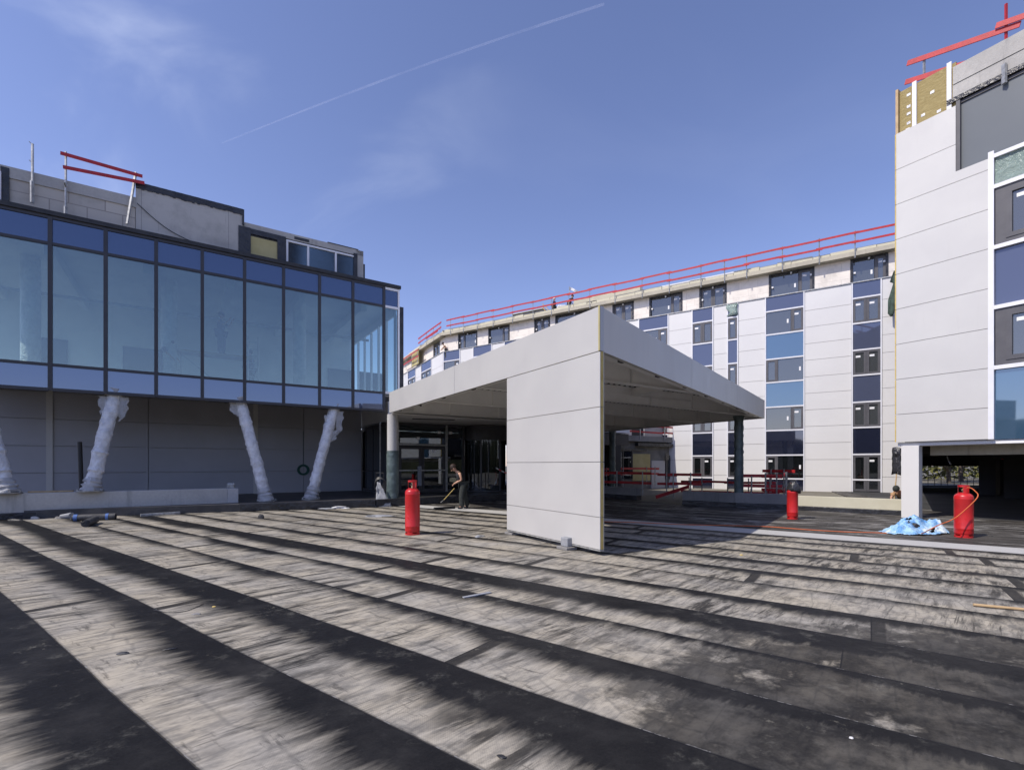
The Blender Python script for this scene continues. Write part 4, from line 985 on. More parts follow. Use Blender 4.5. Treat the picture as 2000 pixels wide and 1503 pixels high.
mb = MB(); p = F.P(fs(1097, -1.4), -1.4, ATT + .3); mb.box(p.x - .45, p.x + .45, p.y - .4, p.y + .4, p.z, p.z + .85); tag(mb.build('white_sack', M['wrap'], loc=p, bevel=.18), 'bulging white sack beside the roof workers', 'sack')
mb = MB(); a = F.P(fs(1060, -1), -1, ATT + 1.5); b = F.P(fs(1072, -.9), -.9, ATT + .8); mb.bar(a, b, .12, .05); mb.bar(a - Vector((0, 0, .25)), b - Vector((.2, 0, .25)), .12, .05); tag(mb.build('timber_planks', M['wood'], loc=b), 'two short planks sloping off the block stack on the hotel roof', 'timber')

# green foil scraps on the facade
def cloth_strip(name, fr, pts, w, mat, label, n=.08):
    vs = []; N = len(pts)
    for i, (s, z) in enumerate(pts):
        for j in range(4):
            k = j / 3 - .5; vs.append(fr.P(s + k * w[i], n + .06 * math.sin(i * 1.9 + j * 2.2), z))
    mb = MB(); mb.add(vs, [(i * 4 + j, i * 4 + j + 1, i * 4 + 4 + j + 1, i * 4 + 4 + j) for i in range(N - 1) for j in range(3)], True)
    return tag(mb.build(name, M[mat], loc=vs[0], solid=.01), label, 'foil')
s0, s1 = fs(1441), fs(1420)
cloth_strip('foil_scrap', F, [((s0 + s1) / 2 + dx, TOPC - dz) for dx, dz in ((0, .05), (.05, .3), (-.1, .6), (0, .85))], [.75, .7, .5, .75], 'greenfilm', 'crumpled pale green film over the top of the narrow window strip', .09)
s = fs(1743)
cloth_strip('hanging_foil', F, [(fs(1748, .5), F.z_at(1748, y, .5)) if i == 0 else (fs(x, .5), F.z_at(x, y, .5)) for i, (x, y) in enumerate(((1748, 528), (1745, 550), (1749, 552), (1743, 585), (1740, 612), (1741, 618)))], [.1, .35, .2, .42, .3, .08], 'greenfoil', 'dark green cloth hanging down beside the right building edge', .5)

# ================= ANNEX (small grey building behind the canopy) =================
AN = Fr(5.1, 32.0, *D1); as_, az = AN.s_at, AN.z_at
ann = thing('annex_building', AN.P(0, 0, -.1), 'small unfinished grey cement-faced annex seen under the canopy', 'building')
def ab(name, mat, px0, px1, n0, n1, z0, z1): 
    mb = MB(); AN.box(mb, as_(px0), as_(px1), n0, n1, z0, z1); return mb.build(name, M[mat], ann)
ab('wall', 'rendergrey', 1100, 1318, -8, 0, -.2, az(1250, 862)); 
ab('cornice', 'concrete_dirty', 1100, 1322, -8, .25, az(1250, 862) + .003, az(1250, 851))
ab('upper_wall', 'garage', 1100, 1312, -8, -.6, az(1250, 851), 5.4); 
ab('upper_white_panel', 'panel_far', 1208, 1240, -.6, -.3, az(1225, 866), 5.0); ab('upper_white_pier', 'panel_far', 1306, 1316, -.7, -.3, az(1310, 868), 5.0)
ab('upper_board', 'seam', 1268, 1304, -.6, -.45, az(1285, 868), 5.0)
w_ = MB(); AN.box(w_, as_(1176), as_(1262), .001, .06, az(1220, 880), az(1220, 876)); 
for p in (1176, 1184, 1215, 1233): AN.box(w_, as_(p), as_(p + 2), .001, .06, .7, az(1220, 880))
o = w_.build('window', M['blackfoil'], ann)
mb = MB(); AN.box(mb, as_(1178), as_(1233), .001, .03, .7, az(1220, 881)); mb.build('pane', M['pane_low'], o)
ab('boarded_window', 'yellowtape', 1235, 1269, .002, .05, .55, az(1250, 886)); ab('lower_panel', 'panel_shade', 1271, 1297, .002, .08, -.1, az(1284, 899))
o = ab('side_door', 'dark', 1299, 1316, .002, .08, .6, az(1307, 889)); mb = MB(); AN.box(mb, as_(1303), as_(1312), .085, .1, .8, az(1307, 893)); mb.build('pane', M['pane_low'], o)
mb = MB(); AN.box(mb, as_(1240), as_(1312), -.1, .3, az(1285, 872), az(1285, 866)); AN.box(mb, as_(1293), as_(1300), .26, .31, az(1296, 898), az(1296, 885)); mb.build('loose_foil', M['blackfoil'], ann)
pts = [AN.P(as_(p), .3, az(1250, 853)) for p in (1180, 1213, 1244, 1292, 1314)]
guard_rail(pts, 1.0, [.35, .8], 'red guard rail on the ledge of the grey annex', group=RAILG, bw=.12)
pts = [AN.P(as_(1314), .3, az(1314, 872)), AN.P(as_(1314), -3, az(1314, 872))]
guard_rail(pts, 1.2, [.5, 1.05], 'short red guard rail on the side ledge of the annex', group=RAILG, bw=.12)
pts = [AN.P(as_(p), .8, .45) for p in (1168, 1200, 1246, 1262)]
guard_rail(pts, 1.1, [.62, .98], 'dark red guard rail in front of the annex windows', group=RAILG, bw=.13)

# concrete upstands along the deck edge
def upstand(pts, z0, z1, th, name, label, mat, wi=1):
    r = thing(name, (*pts[0], z0), label, 'wall'); mb = MB(); bb = MB()
    for i in range(len(pts) - 1):
        a = Vector(pts[i]); b = Vector(pts[i + 1]); d = (b - a).normalized(); n = Vector((-d.y, d.x)) * wi
        q = [a, b, b + n * th, a + n * th]; mb.hexa([(v.x, v.y, z0) for v in q] + [(v.x, v.y, z1 + .004 * i) for v in q])
        q = [a - n * .05, b - n * .05, b + n * (th + .01), a + n * (th + .01)]; bb.hexa([(v.x, v.y, -.01) for v in q] + [(v.x, v.y, z0 - .003 + .003 * i) for v in q])
    mb.build('wall', M[mat], r, bevel=.008); bb.build('bitumen_strip', M['blackfoil'], r, bevel=.01); return r
upstand([(7.28, 20.65), (8.85, 19.15), (10.5, 18.3)], .19, .57, .35, 'concrete_upstand', 'grey concrete upstand carrying the green column at the canopy tip', 'concrete_dirty')
upstand([(4.2, 25.75), (6.05, 23.4)], .2, .56, .35, 'concrete_upstand', 'shaded grey concrete upstand nearer the entrance, past the gap', 'concrete_dirty')
upstand([(10.56, 18.27), (13.3, 16.02)], .16, .53, .30, 'cream_upstand', 'pale cream upstand between the red cylinder and the white pillar', 'cream')
mb = MB(); mb.add([(4.0, 25.95, .02), (7.4, 20.9, .02), (7.4, 20.55, .02), (3.9, 25.4, .02)], [(0, 1, 2, 3)])
# rails along the deck edge (ground level)
def rail_px(lst, lv, label, h=1.05, z=.1, **k):
    return guard_rail([atY(px, Y, z) for px, Y in lst], h, lv, label, group=RAILG, **k)
rail_px([(1178, 27.5), (1205, 26.8), (1255, 25.6)], [.42, .95], 'dark red guard rail in the shade left of the gap', z=.3, bw=.13)
rail_px([(1302, 24.8), (1315, 24.6), (1349, 24.2)], [.48, .95], 'red guard rail running right from the gap in the upstand', z=.25, bw=.13)
rail_px([(1346, 27), (1371, 26.5), (1421, 25.7), (1462, 25.1), (1496, 24.6)], [.33, .86], 'long sunlit red guard rail behind the concrete upstand', z=-.1, h=1.1, bw=.12)
rail_px([(1468, 21.6), (1504, 21.4)], [.62, 1.05], 'short dark red rail beside the green tip column', z=.15, bw=.14)
rail_px([(1467, 21.5), (1497, 21.2)], [.28], 'low dark red board beside the green tip column', z=.15, h=.5, bw=.13)
rail_px([(1506, 22.2), (1531, 21.6)], [.50, 1.42], 'taller red guard rail frame right of the tip column', z=-.0, h=1.5, bw=.13)
rail_px([(1535, 19.6), (1537, 21.5)], [.45, 1.1], 'end-on red guard rail near the middle gas cylinder', z=.2, h=1.2, bw=.13)
rail_px([(1495, 20.8), (1517, 20.4)], [.42, 1.0], 'small red rail frame with pale feet left of the middle gas cylinder', z=.2, h=1.15, bw=.12, ext=.2)
# a fallen board sloping over the gap
mb = MB(); mb.bar(atY(1281, 23.6, .12), atY(1346, 24.0, .62), .04, .16); tag(mb.build('fallen_board', M['red'], loc=atY(1281, 23.6, .12)), 'red board sloping across the gap in the upstand', 'board')

# ================= RIGHT BUILDING =================
rs, rz = RB.s_at, RB.z_at
rb = thing('panelled_building', (K.x, K.y, 0), 'white panelled building on pillars at the right, its top corner bare rock wool', 'building')
seams = [2.42, 3.315, 4.44, 5.57, 6.70, 7.83, 8.955, 10.08, 11.2, 12.36]
sW = rs(1930); sG = rs(1869)
mb = MB()
for i in range(len(seams) - 1):
    z0, z1 = seams[i] + .007, seams[i + 1] - .007
    RB.box(mb, .0, sG - .03 if i >= 7 else (sG + .0), -.1, 0, z0, z1)
    if i < 7: RB.box(mb, sG + .0, sW, -.1, 0, z0, z1)
    elif i == 7: RB.box(mb, sG - .03, sW, -.1, 0, z0, rz(1900, 322) )
mb.build('wall_panel', M['panel'], rb)
mb = MB(); RB.box(mb, .01, sW - .01, -.4, -.102, 2.44, 10.2); RB.box(mb, .01, sG - .05, -.4, -.102, 10.2, 12.4); mb.build('wall_backing', M['seam'], rb)
mb = MB()
for i in range(len(seams) - 1): RB.box(mb, -.035, -.004, -.11, -.004, seams[i] + .01, seams[i + 1] - .01)
mb.build('foam_edge', M['foam'], rb)
mb = MB(); z = 12.4
RB.box(mb, .05, sG - .05, -.35, -.12, 12.3, 13.72); mb.build('rock_wool', M['rockwool'], rb)
mb = MB(); s1_ = rs(1784); s2_ = rs(1852)
for s in (s1_, s2_): RB.box(mb, s - .055, s + .055, -.12, -.06, 12.38, 13.78)
mb.build('batten', M['white'], rb)
mb = MB()
for px, y in ((1775, 185), (1775, 208), (1775, 222), (1821, 180), (1834, 217), (1803, 225), (1775, 240), (1773, 253)):
    c = RB.P(rs(px, -.12), -.12, rz(px, y, -.12)); RB.box(mb, rs(px, -.12) - .05, rs(px, -.12) + .05, -.121, -.11, c.z - .04, c.z + .04)
mb.build('dowel_cap', M['wrap'], rb)
mb = MB(); RB.box(mb, -.03, .04, -.3, -.03, 11.8, 13.8); mb.build('timber_edge', M['wood'], rb)
mb = MB(); pz0 = rz(1935, 160)
RB.box(mb, s2_ + .08, 9.5, -.4, -.08, rz(1858, 193), rz(1858, 193) + .42); RB.box(mb, s2_ + .09, 9.5, -.4, -.06, rz(1858, 193) + .43, rz(1858, 193) + .95); mb.build('parapet_blocks', M['concrete_light'], rb)
mb = MB(); RB.box(mb, sG - .25, 9.5, -.09, -.03, rz(1870, 196) + .03, rz(1870, 196) + .16); mb.build('sealing_foil', M['blackfoil'], rb)
# large grey glazed sheet
zg1 = rz(1872, 196); zg0 = rz(1872, 332)
mb = MB(); RB.box(mb, sG, 9, -.2, -.14, zg0 - .3, zg1); g_ = mb.build('large_pane', M['greyboard'], rb)
mb = MB(); RB.box(mb, sG - .03, sG + .06, -.2, -.03, zg0, zg1 + .02); RB.box(mb, sG + .06, 9, -.2, -.1, zg1 - .05, zg1 + .02); mb.build('frame', M['frame'], g_)
# window strip
sc0 = rs(1932); sc1 = sc0 + 2.35
mb = MB(); RB.box(mb, sc0 - .02, sc0 + .10, -.12, .02, 2.42, zg0 + .15)
levels = [rz(1937, y) for y in (862, 718, 601, 484, 366, 306)]
for z in levels[1:]: RB.box(mb, sc0 + .10, sc1, -.1, .015, z - .06, z + .05)
mb.build('white_strip_frame', M['white'], rb)
for i, m in enumerate(('teal', None, 'navy', None, 'greenfilm')):
    z0, z1 = levels[i] + .06, levels[i + 1] - .065
    if m:
        mb = MB(); RB.box(mb, sc0 + .10, sc1, -.1, -.08, z0, z1); mb.build('spandrel' if m != 'greenfilm' else 'film_covered_opening', M[m], rb)
    else:
        s0 = sc0 + .12
        f_ = MB(); t1 = .16; se = sc0 + 1.45
        RB.box(f_, s0, s0 + .30, -.1, -.03, z0, z1); RB.box(f_, s0 + .30, se, -.1, -.03, z0, z0 + t1 + .04); RB.box(f_, s0 + .30, se, -.1, -.03, z1 - t1, z1); RB.box(f_, se, se + .3, -.1, -.03, z0, z1)
        RB.box(f_, s0 + .22, s0 + .34, -.1, -.01, z0 + .12, z1 - .1); RB.box(f_, s0 + .34, se - .02, -.1, -.01, z0 + .12, z0 + .24); RB.box(f_, s0 + .34, se - .02, -.1, -.01, z1 - .22, z1 - .1)
        w = f_.build('window', M['frame'], rb)
        mb = MB(); RB.box(mb, s0 + .34, se, -.09, -.07, z0 + .24, z1 - .22); mb.build('pane', M['pane'], w)
        mb = MB(); RB.box(mb, s0 + .42, s0 + .62, -.069, -.06, z1 - .42, z1 - .32); mb.build('sticker', M['sticker'], w)
vs = []; NX = 14; NY = 8
for j in range(NY + 1):
    for i in range(NX + 1):
        s = sc0 + .12 + i * .16; z = levels[4] + .08 + (levels[5] - levels[4] - .0) * j / NY
        vs.append(RB.P(s, -.05 + .06 * noise.noise(Vector((i * .7, j * .9, 3))), z))
mb = MB(); mb.add(vs, [(j * (NX + 1) + i, j * (NX + 1) + i + 1, (j + 1) * (NX + 1) + i + 1, (j + 1) * (NX + 1) + i) for j in range(NY) for i in range(NX)], True); mb.build('loose_film', M['greenfilm'], rb)
# the rest of the facade beyond the frame, body, soffit
mb = MB(); RB.box(mb, sc1, 9, -.1, 0, 2.42, 10.6); mb.build('wall_panel', M['panel'], rb)
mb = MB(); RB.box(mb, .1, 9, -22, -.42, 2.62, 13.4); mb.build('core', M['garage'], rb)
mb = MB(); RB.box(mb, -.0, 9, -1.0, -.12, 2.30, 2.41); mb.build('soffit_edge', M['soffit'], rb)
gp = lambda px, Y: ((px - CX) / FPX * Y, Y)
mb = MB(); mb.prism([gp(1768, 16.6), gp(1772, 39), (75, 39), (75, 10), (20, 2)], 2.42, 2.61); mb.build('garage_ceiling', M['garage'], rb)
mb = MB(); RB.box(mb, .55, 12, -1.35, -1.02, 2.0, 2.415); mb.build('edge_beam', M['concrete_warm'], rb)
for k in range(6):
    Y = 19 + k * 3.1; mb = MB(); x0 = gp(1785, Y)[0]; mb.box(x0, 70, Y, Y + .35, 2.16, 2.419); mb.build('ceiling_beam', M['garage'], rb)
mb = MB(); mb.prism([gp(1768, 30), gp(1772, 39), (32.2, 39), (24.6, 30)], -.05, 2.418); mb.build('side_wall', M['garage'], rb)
# pillar
pc = atY(1777, 15.35); Pf = Fr(pc.x, pc.y, .617, -1)
root = thing('square_pillar', (pc.x, pc.y, 0), 'smooth white square pillar under the right building beside the blue tarpaulin', 'pillar')
mb = MB(); Pf.box(mb, -.23, .23, -.28, .0, 0, 2.299); mb.build('shaft', M['panel_far'], root, bevel=.012)
# crumpled black foil tied at the pillar head
mb = MB(); vs = []
for j in range(9):
    for i in range(5): q = Pf.P(-.50 + i * .06, -.1 + .07 * noise.noise(Vector((i, j * .8, 1))), 2.25 - j * .11); vs.append(q + Vector((.03 * noise.noise(Vector((j * 1.1, i, 7))), 0, .03 * math.sin(i))))
mb.add(vs, [(j * 5 + i, j * 5 + i + 1, j * 5 + 6 + i, j * 5 + 5 + i) for j in range(8) for i in range(4)], True)
tag(mb.build('foil_bundle', M['blackfoil'], loc=vs[0], solid=.03), 'crumpled black foil hanging under the corner of the right building', 'foil')
# garage columns, back wall with openings, floor
gcol = []
def garage_col(px, Y, w, label):
    p = atY(px, Y); r = thing('garage_column', (p.x, p.y, 0), label, 'pillar'); mb = MB(); f2 = Fr(p.x, p.y, .617, -1); f2.box(mb, -w / 2, w / 2, -w, 0, 0, 2.18); f2.box(mb, -w / 2 - .25, w / 2 + .25, -w - .25, .25, 2.0, 2.179)
    mb.build('shaft', M['garage'], r, bevel=.01)
garage_col(1928, 27, .7, 'dark garage pillar right of the tree-lit opening'); garage_col(1958, 29, .5, 'thin dark garage pillar between two bright slits'); garage_col(1985, 24, .9, 'broad dark garage pillar at the right picture edge')
mb = MB()
BW = Fr(30, 38, 1, .05)
def bwb(px0, px1, z0, z1):
    BW.box(mb, BW.s_at(px0), BW.s_at(px1), -.3, 0, z0, z1)
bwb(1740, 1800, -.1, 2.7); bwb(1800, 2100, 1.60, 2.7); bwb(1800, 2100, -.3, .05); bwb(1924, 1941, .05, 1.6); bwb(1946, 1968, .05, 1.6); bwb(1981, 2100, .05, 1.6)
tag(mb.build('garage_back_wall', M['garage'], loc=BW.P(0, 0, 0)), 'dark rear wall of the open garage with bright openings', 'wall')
mb = MB(); mb.prism([(14.5, 15.2), (22, 9), (70, 25), (62, 37.9), (24, 37.5)], -.005, .006); tag(mb.build('garage_floor', M['garagefloor']), kind='structure')
r = thing('garage_railing', BW.P(BW.s_at(1800), 1.0, 0), 'thin dark railing across the far opening of the garage', 'railing')
mb = MB()
for z in (.75, .42, .22): mb.bar(BW.P(BW.s_at(1798), -.6, z), BW.P(BW.s_at(1985), -.6, z), .03, .03)
mb.build('rails', M['dark'], r)
for i in range(12):
    s = BW.s_at(1800) + i * .55; mb = MB(); mb.bar(BW.P(s, -.6, 0), BW.P(s, -.6, .78), .03, .03); mb.build('post', M['dark'], r)
# ceiling lamp tube hanging loose
mb = MB(); a = atY(1850, 27, 2.15); b = atY(1857, 26, 1.72); mb.bar(a, b, .05, .05); tag(mb.build('hanging_tube', M['wrap'], loc=a), 'pale tube hanging from the garage ceiling in front of the trees', 'tube')
# hazard red lamp? (round red extinguisher shape high in the garage)
mb = MB(); p = atY(1962, 25, 1.95); mb.lathe([(0, 0), (.12, .02), (.16, .12), (.12, .22), (0, .24)], p, 14); tag(mb.build('red_reel', M['red'], loc=p), 'small dark red reel hanging high in the garage', 'reel')
# rails on the right building
sa, sb = rs(1805, -.2), rs(1965, -.2)
za = rz(1805, 160, -.2); zb2 = za
pts = [RB.P(sa, -.2, za), RB.P(sb, -.2, za - .2), RB.P(sb + 3.0, -.2, za - .2)]
r = thing('guard_rail', pts[0], 'bright red guard rail on top of the right building', 'guard rail', RAILG)
for p in pts:
    top = .95 if p is pts[0] else 1.3
    mb = MB(); mb.bar(p - Vector((0, 0, .15 if p is pts[0] else .45)), p + Vector((0, 0, top - .15)), .05, .05); mb.build('post', M['galv' if p is pts[0] else 'red'], r)
def rr_(px0, y0, px1, y1, n=-.15):
    mb = MB(); a = RB.P(rs(px0, n), n, rz(px0, y0, n)); b = RB.P(rs(px1, n), n, rz(px1, y1, n)); mb.bar(a, b, .035, .15); mb.build('rail', M['red'], r)
rr_(1772, 124, 1993, 47); rr_(1768, 161, 1988, 92); rr_(1945, 51, 2060, 10, -.1); rr_(1949, 92, 2060, 52, -.1)
mb = MB(); mb.bar(RB.P(sb, -.04, rz(1965, 160)), RB.P(sb, -.04, rz(1965, 122)), .1, .07); mb.build('clamp', M['galv'], r)
# ================= trees beyond the garage =================
def tree(x, y, h, label, seed, dens=1.0, z0=-.35):
    rnd = random.Random(seed); t_ = thing('tree', (x, y, z0), label, 'tree', 'trees seen through the garage'); tb = MB(); cb = MB()
    def br(p, d, L, r, lv):
        n = 4; pts = [p]; dd = d.copy()
        for i in range(n): dd = (dd + Vector((rnd.uniform(-.2, .2), rnd.uniform(-.2, .2), .05))).normalized(); pts.append(pts[-1] + dd * L / n)
        tb.tube(pts, [r * (1 - .6 * i / n) for i in range(n + 1)], 7 if lv < 2 else 4, False)
        if lv < 3:
            for i in range(4 if lv else 9):
                k = rnd.uniform(.3, 1); q = pts[int(k * n)]; a = rnd.uniform(0, 6.28); br(q, (dd * .5 + Vector((math.cos(a), math.sin(a), rnd.uniform(.1, .8)))).normalized(), L * rnd.uniform(.4, .6), r * .45, lv + 1)
        if lv >= 2:
            for i in range(int(14 * dens)):
                c = pts[-1].lerp(pts[1], rnd.random()) + Vector([rnd.gauss(0, .35) for _ in range(3)]); s = rnd.uniform(.06, .16); u = Vector([rnd.gauss(0, 1) for _ in range(3)]).normalized(); w = u.orthogonal().normalized()
                cb.add([c - u * s, c + w * s * .6, c + u * s, c - w * s * .6], [(0, 1, 2, 3)])
    br(Vector((x, y, z0)), Vector((0, 0, 1)), h * .62, h * .022, 0)
    tb.build('trunk', M['bark'], t_); cb.build('crown', M['leaf'], t_)
for i, (x, y, h, lab) in enumerate(((42.5, 47, 9, 'bare-branched tree seen at the left of the garage opening'), (46.5, 50, 10, 'taller tree in the middle of the garage opening'), (49, 48, 8, 'pale-trunked tree at the right of the garage opening'), (54, 52, 9, 'tree glimpsed through the bright slit in the garage'), (41, 56, 11, 'tree farther back beyond the garage'))):
    tree(x, y, h, lab, 11 + i, 1.5)
mb = MB()
rnd = random.Random(3); cb = MB()
for i in range(9000):
    x = rnd.uniform(36, 66); y = rnd.uniform(58, 64); z = rnd.uniform(-.3, 5.5) ** 1.0; s = rnd.uniform(.12, .35); u = Vector([rnd.gauss(0, 1) for _ in range(3)]).normalized(); w = u.orthogonal().normalized(); c = Vector((x, y, z)) + Vector((0, 0, noise.noise(Vector((x * .4, y * .4, 0)))))
    cb.add([c - u * s, c + w * s * .7, c + u * s, c - w * s * .7], [(0, 1, 2, 3)])
tag(cb.build('undergrowth', M['leaf']), 'sunlit yellow-green thicket behind the trees', 'undergrowth', kind='stuff')
# woodland behind the viewer (seen mirrored in the lower panes)
mb = MB(); N = 90; vs = []; fs_ = []
for i in range(N + 1):
    a = math.pi + 0.15 + (math.pi - .3) * i / N; rr0 = 75 + 12 * noise.noise(Vector((i * .3, 0, 0))); h = 9 + 5 * noise.noise(Vector((i * .8, 3, 0))) + 2.5 * noise.noise(Vector((i * 2.7, 8, 0)))
    for j, (dr, z) in enumerate(((0, -1), (1, h * .5), (3, h * .85), (6, h), (12, h * .8), (16, -1))): vs.append((math.cos(a) * (rr0 + dr), math.sin(a) * (rr0 + dr), z))
for i in range(N):
    for j in range(5): fs_.append((i * 6 + j, i * 6 + j + 1, i * 6 + 7 + j, i * 6 + 6 + j))
mb.add(vs, fs_, True); tag(mb.build('wood_edge', M['woods']), 'dark edge of a wood behind the viewer', 'wood', kind='stuff')

# ================= GAS CYLINDERS =================
def gas_cylinder(x, y, h, r, label, rot=0.0, bag=False):
    t_ = thing('gas_cylinder', (x, y, 0), label, 'gas cylinder', 'red gas cylinders standing on the deck')
    hb = h * .86; d = r * .62
    prof = [(r * .90, .065), (r * .985, .09), (r, .12), (r, .2), (r * 1.008, .203), (r * 1.008, .213), (r, .216), (r, hb - d - .05), (r * 1.01, hb - d - .046), (r * 1.01, hb - d - .03), (r, hb - d - .026), (r, hb - d)]
    prof = [(0, .055)] + prof + [(r * math.cos(a), hb - d + d * math.sin(a)) for a in [i / 10 * math.pi / 2 for i in range(1, 10)]] + [(.0, hb)]
    mb = MB(); mb.lathe(prof, (x, y, 0), 40); mb.build('body', M['gasred'], t_)
    mb = MB()
    for k in range(4):
        a = rot + k * math.pi / 2; mb.lathe([(r * .90, .035), (r * .93, .035), (r * .93, .10), (r * .90, .10)], (x, y, 0), 8, a, a + .9)
    mb.lathe([(r * .90, .0), (r * .985, .0), (r * .985, .045), (r * .90, .045), (r * .90, 0)], (x, y, 0), 40); mb.build('foot_ring', M['gasred'], t_)
    g = r * .60; z0 = hb - .05; z1 = h; mb = MB()
    for k in range(3):
        a = rot + .3 + k * 2 * math.pi / 3; mb.lathe([(g * .94, z0), (g, z0), (g, z1 - .03), (g * .94, z1 - .03)], (x, y, 0), 6, a, a + .75)
    mb.lathe([(g * .93, z1 - .045), (g, z1 - .045), (g * 1.03, z1 - .02), (g, z1), (g * .93, z1), (g * .93, z1 - .045)], (x, y, 0), 32)
    mb.lathe([(g * .95, z0), (g * 1.0, z0), (g * 1.0, z0 + .05), (g * .95, z0 + .05)], (x, y, 0), 32); mb.build('collar', M['gasred'], t_)
    v = MB(); v.lathe([(.0, hb - .01), (.035, hb - .01), (.028, hb + .05), (.02, hb + .06), (.02, hb + .11), (.035, hb + .112), (.035, hb + .13), (0, hb + .13)], (x, y, 0), 14); v.tube([(x, y, hb + .06), (x + .08 * math.cos(rot), y + .08 * math.sin(rot), hb + .06)], .017, 8); v.build('valve', M['brass'], t_)
    return t_
p = at(803, 1045); gas_cylinder(p.x, p.y + .16, 1.32, .178, 'tall bright red gas cylinder standing left of the canopy end wall', 2.5)
c1 = at(1553, 1014); gas_cylinder(c1.x, c1.y + .14, 1.12, .155, 'dark red gas cylinder with a black bag over its collar, beside the cream upstand', .4)
c2 = at(1887.5, 1050); c2 = Vector((c2.x + .05, c2.y + .12, 0)); gas_cylinder(c2.x, c2.y, 1.22, .175, 'red gas cylinder with an orange hose, right of the blue tarpaulin', 3.6)
# bag over the middle one
vs = []; N = 18; cx_, cy_ = c1.x, c1.y + .14
for j, (rr0, z) in enumerate(((.0, 1.20), (.07, 1.19), (.12, 1.14), (.15, 1.06), (.175, .99), (.20, .93), (.19, .87))):
    for i in range(N):
        a = 2 * math.pi * i / N; k = 1 + .28 * noise.noise(Vector((math.cos(a) * 1.7, math.sin(a) * 1.7, j * .8))); dz = .06 * noise.noise(Vector((math.cos(a) * 2.2, math.sin(a) * 2.2, j + 9))) + (-.07 * max(0, math.cos(a)) if j > 3 else 0)
        vs.append((cx_ + rr0 * k * math.cos(a) + .03, cy_ + rr0 * k * math.sin(a), z + dz))
mb = MB(); mb.add(vs, [(j * N + i, j * N + (i + 1) % N, (j + 1) * N + (i + 1) % N, (j + 1) * N + i) for j in range(6) for i in range(N)], True)
tag(mb.build('black_bag', M['blackfoil'], loc=(cx_, cy_, 1), solid=.006), 'black plastic bag pulled over the top of the middle gas cylinder', 'bag')
# orange hose: valve -> over the tarp -> long line on the deck
hp = [Vector((c2.x - .06, c2.y - .03, 1.12)), Vector((c2.x + .0, c2.y - .13, 1.17)), Vector((c2.x + .03, c2.y - .24, 1.10)), Vector((c2.x + .02, c2.y - .31, .95))]
for px, py, z, dy in ((1876, 1003, .5, 0), (1856, 1016, .33, 0), (1835, 1024, .26, 0), (1815, 1034, .2, 0)):
    Y = c2.y - .30 - (.0 if px < 1880 else .04); hp.append(atY(px, Y, EYE - (py - HOR) * Y / FPX))
for px, py in ((1795, 1042.5), (1760, 1042), (1720, 1040), (1650, 1038), (1580, 1034), (1540, 1031), (1500, 1028), (1440, 1026), (1340, 1024), (1250, 1020), (1180, 1018)): hp.append(at(px, py, .02))
def smooth(pts, n=6):
    o = []; P_ = [pts[0]] + pts + [pts[-1]]
    for i in range(1, len(P_) - 2):
        for k in range(n):
            t_ = k / n; a, b, c, d = P_[i - 1], P_[i], P_[i + 1], P_[i + 2]
            o.append(.5 * ((2 * b) + (c - a) * t_ + (2 * a - 5 * b + 4 * c - d) * t_ * t_ + (-a + 3 * b - 3 * c + d) * t_ ** 3))
    return o + [pts[-1]]
mb = MB(); mb.tube(smooth(hp), .011, 8); tag(mb.build('gas_hose', M['orange'], loc=hp[0]), 'orange gas hose arching from the right cylinder over the tarpaulin and along the deck', 'hose')
# ================= TARPAULIN =================
ta = at(1743, 1040); tb_ = at(1866, 1045); tc_ = at(1795, 1000)
cen = (ta + tb_) / 2 + Vector((0, .25, 0)); t = NT('blue_tarpaulin'); v = t.tc()
n = t.noise(v, 4, 6, .7, 1.0); n2 = t.noise(v, 2.6, 4, .6)
col = t.mix(t.ss(n, .35, .6), (.10, .30, .62), (.38, .60, .80)); col = t.mix(t.ss(n2, .54, .62), col, (.62, .72, .78)); t.prin(col, .35, 0, t.bump(t.noise(v, 9, 5, .7), .03))
NX, NY = 70, 40; vs = []; fs_ = []; keep = {}
W_, H_ = 1.75, .95; dd = Vector((.96, .28, 0)); nn_ = Vector((-.28, .96, 0))
for j in range(NY + 1):
    for i in range(NX + 1):
        u = i / NX * 2 - 1; w = j / NY * 2 - 1
        e = 1 - abs(u) ** 2.2 * .9 - abs(w) ** 2.4 * .9 + .28 * noise.noise(Vector((u * 2.2, w * 2.2, 4)))
        ridge = .25 * math.exp(-((u - .02) / .34) ** 2 - ((w - .35) / .5) ** 2) + .17 * math.exp(-((u - .36) / .42) ** 2 - ((w - .05) / .6) ** 2) + .13 * math.exp(-((u + .45) / .3) ** 2 - ((w + .1) / .6) ** 2) + .2 * math.exp(-((u - .72) / .18) ** 2 - ((w + .1) / .4) ** 2)
        f = abs(noise.noise(Vector((u * 3.2, w * 3.2, 1)))) * .20 + abs(noise.noise(Vector((u * 7, w * 7, 2)))) * .09 + .03 * noise.noise(Vector((u * 15, w * 15, 2)))
        z = .015 + max(0, min(1, e * 2.0)) * (ridge + f * (.6 + ridge))
        q = cen + dd * u * W_ * .5 * 1.05 + nn_ * w * H_ * .5 + Vector((.05 * noise.noise(Vector((u * 4, w * 4, 7))), .05 * noise.noise(Vector((u * 4, w * 4, 8))), 0))
        vs.append((q.x, q.y, z)); keep[(i, j)] = e > .12
for j in range(NY):
    for i in range(NX):
        if all(keep[k] for k in ((i, j), (i + 1, j), (i, j + 1), (i + 1, j + 1))):
            u = i / NX * 2 - 1; w = j / NY * 2 - 1
            if noise.noise(Vector((u * 2.3 + 3.3, w * 2.6, 12))) > .38: continue      # torn holes
            fs_.append((j * (NX + 1) + i, j * (NX + 1) + i + 1, (j + 1) * (NX + 1) + i + 1, (j + 1) * (NX + 1) + i))
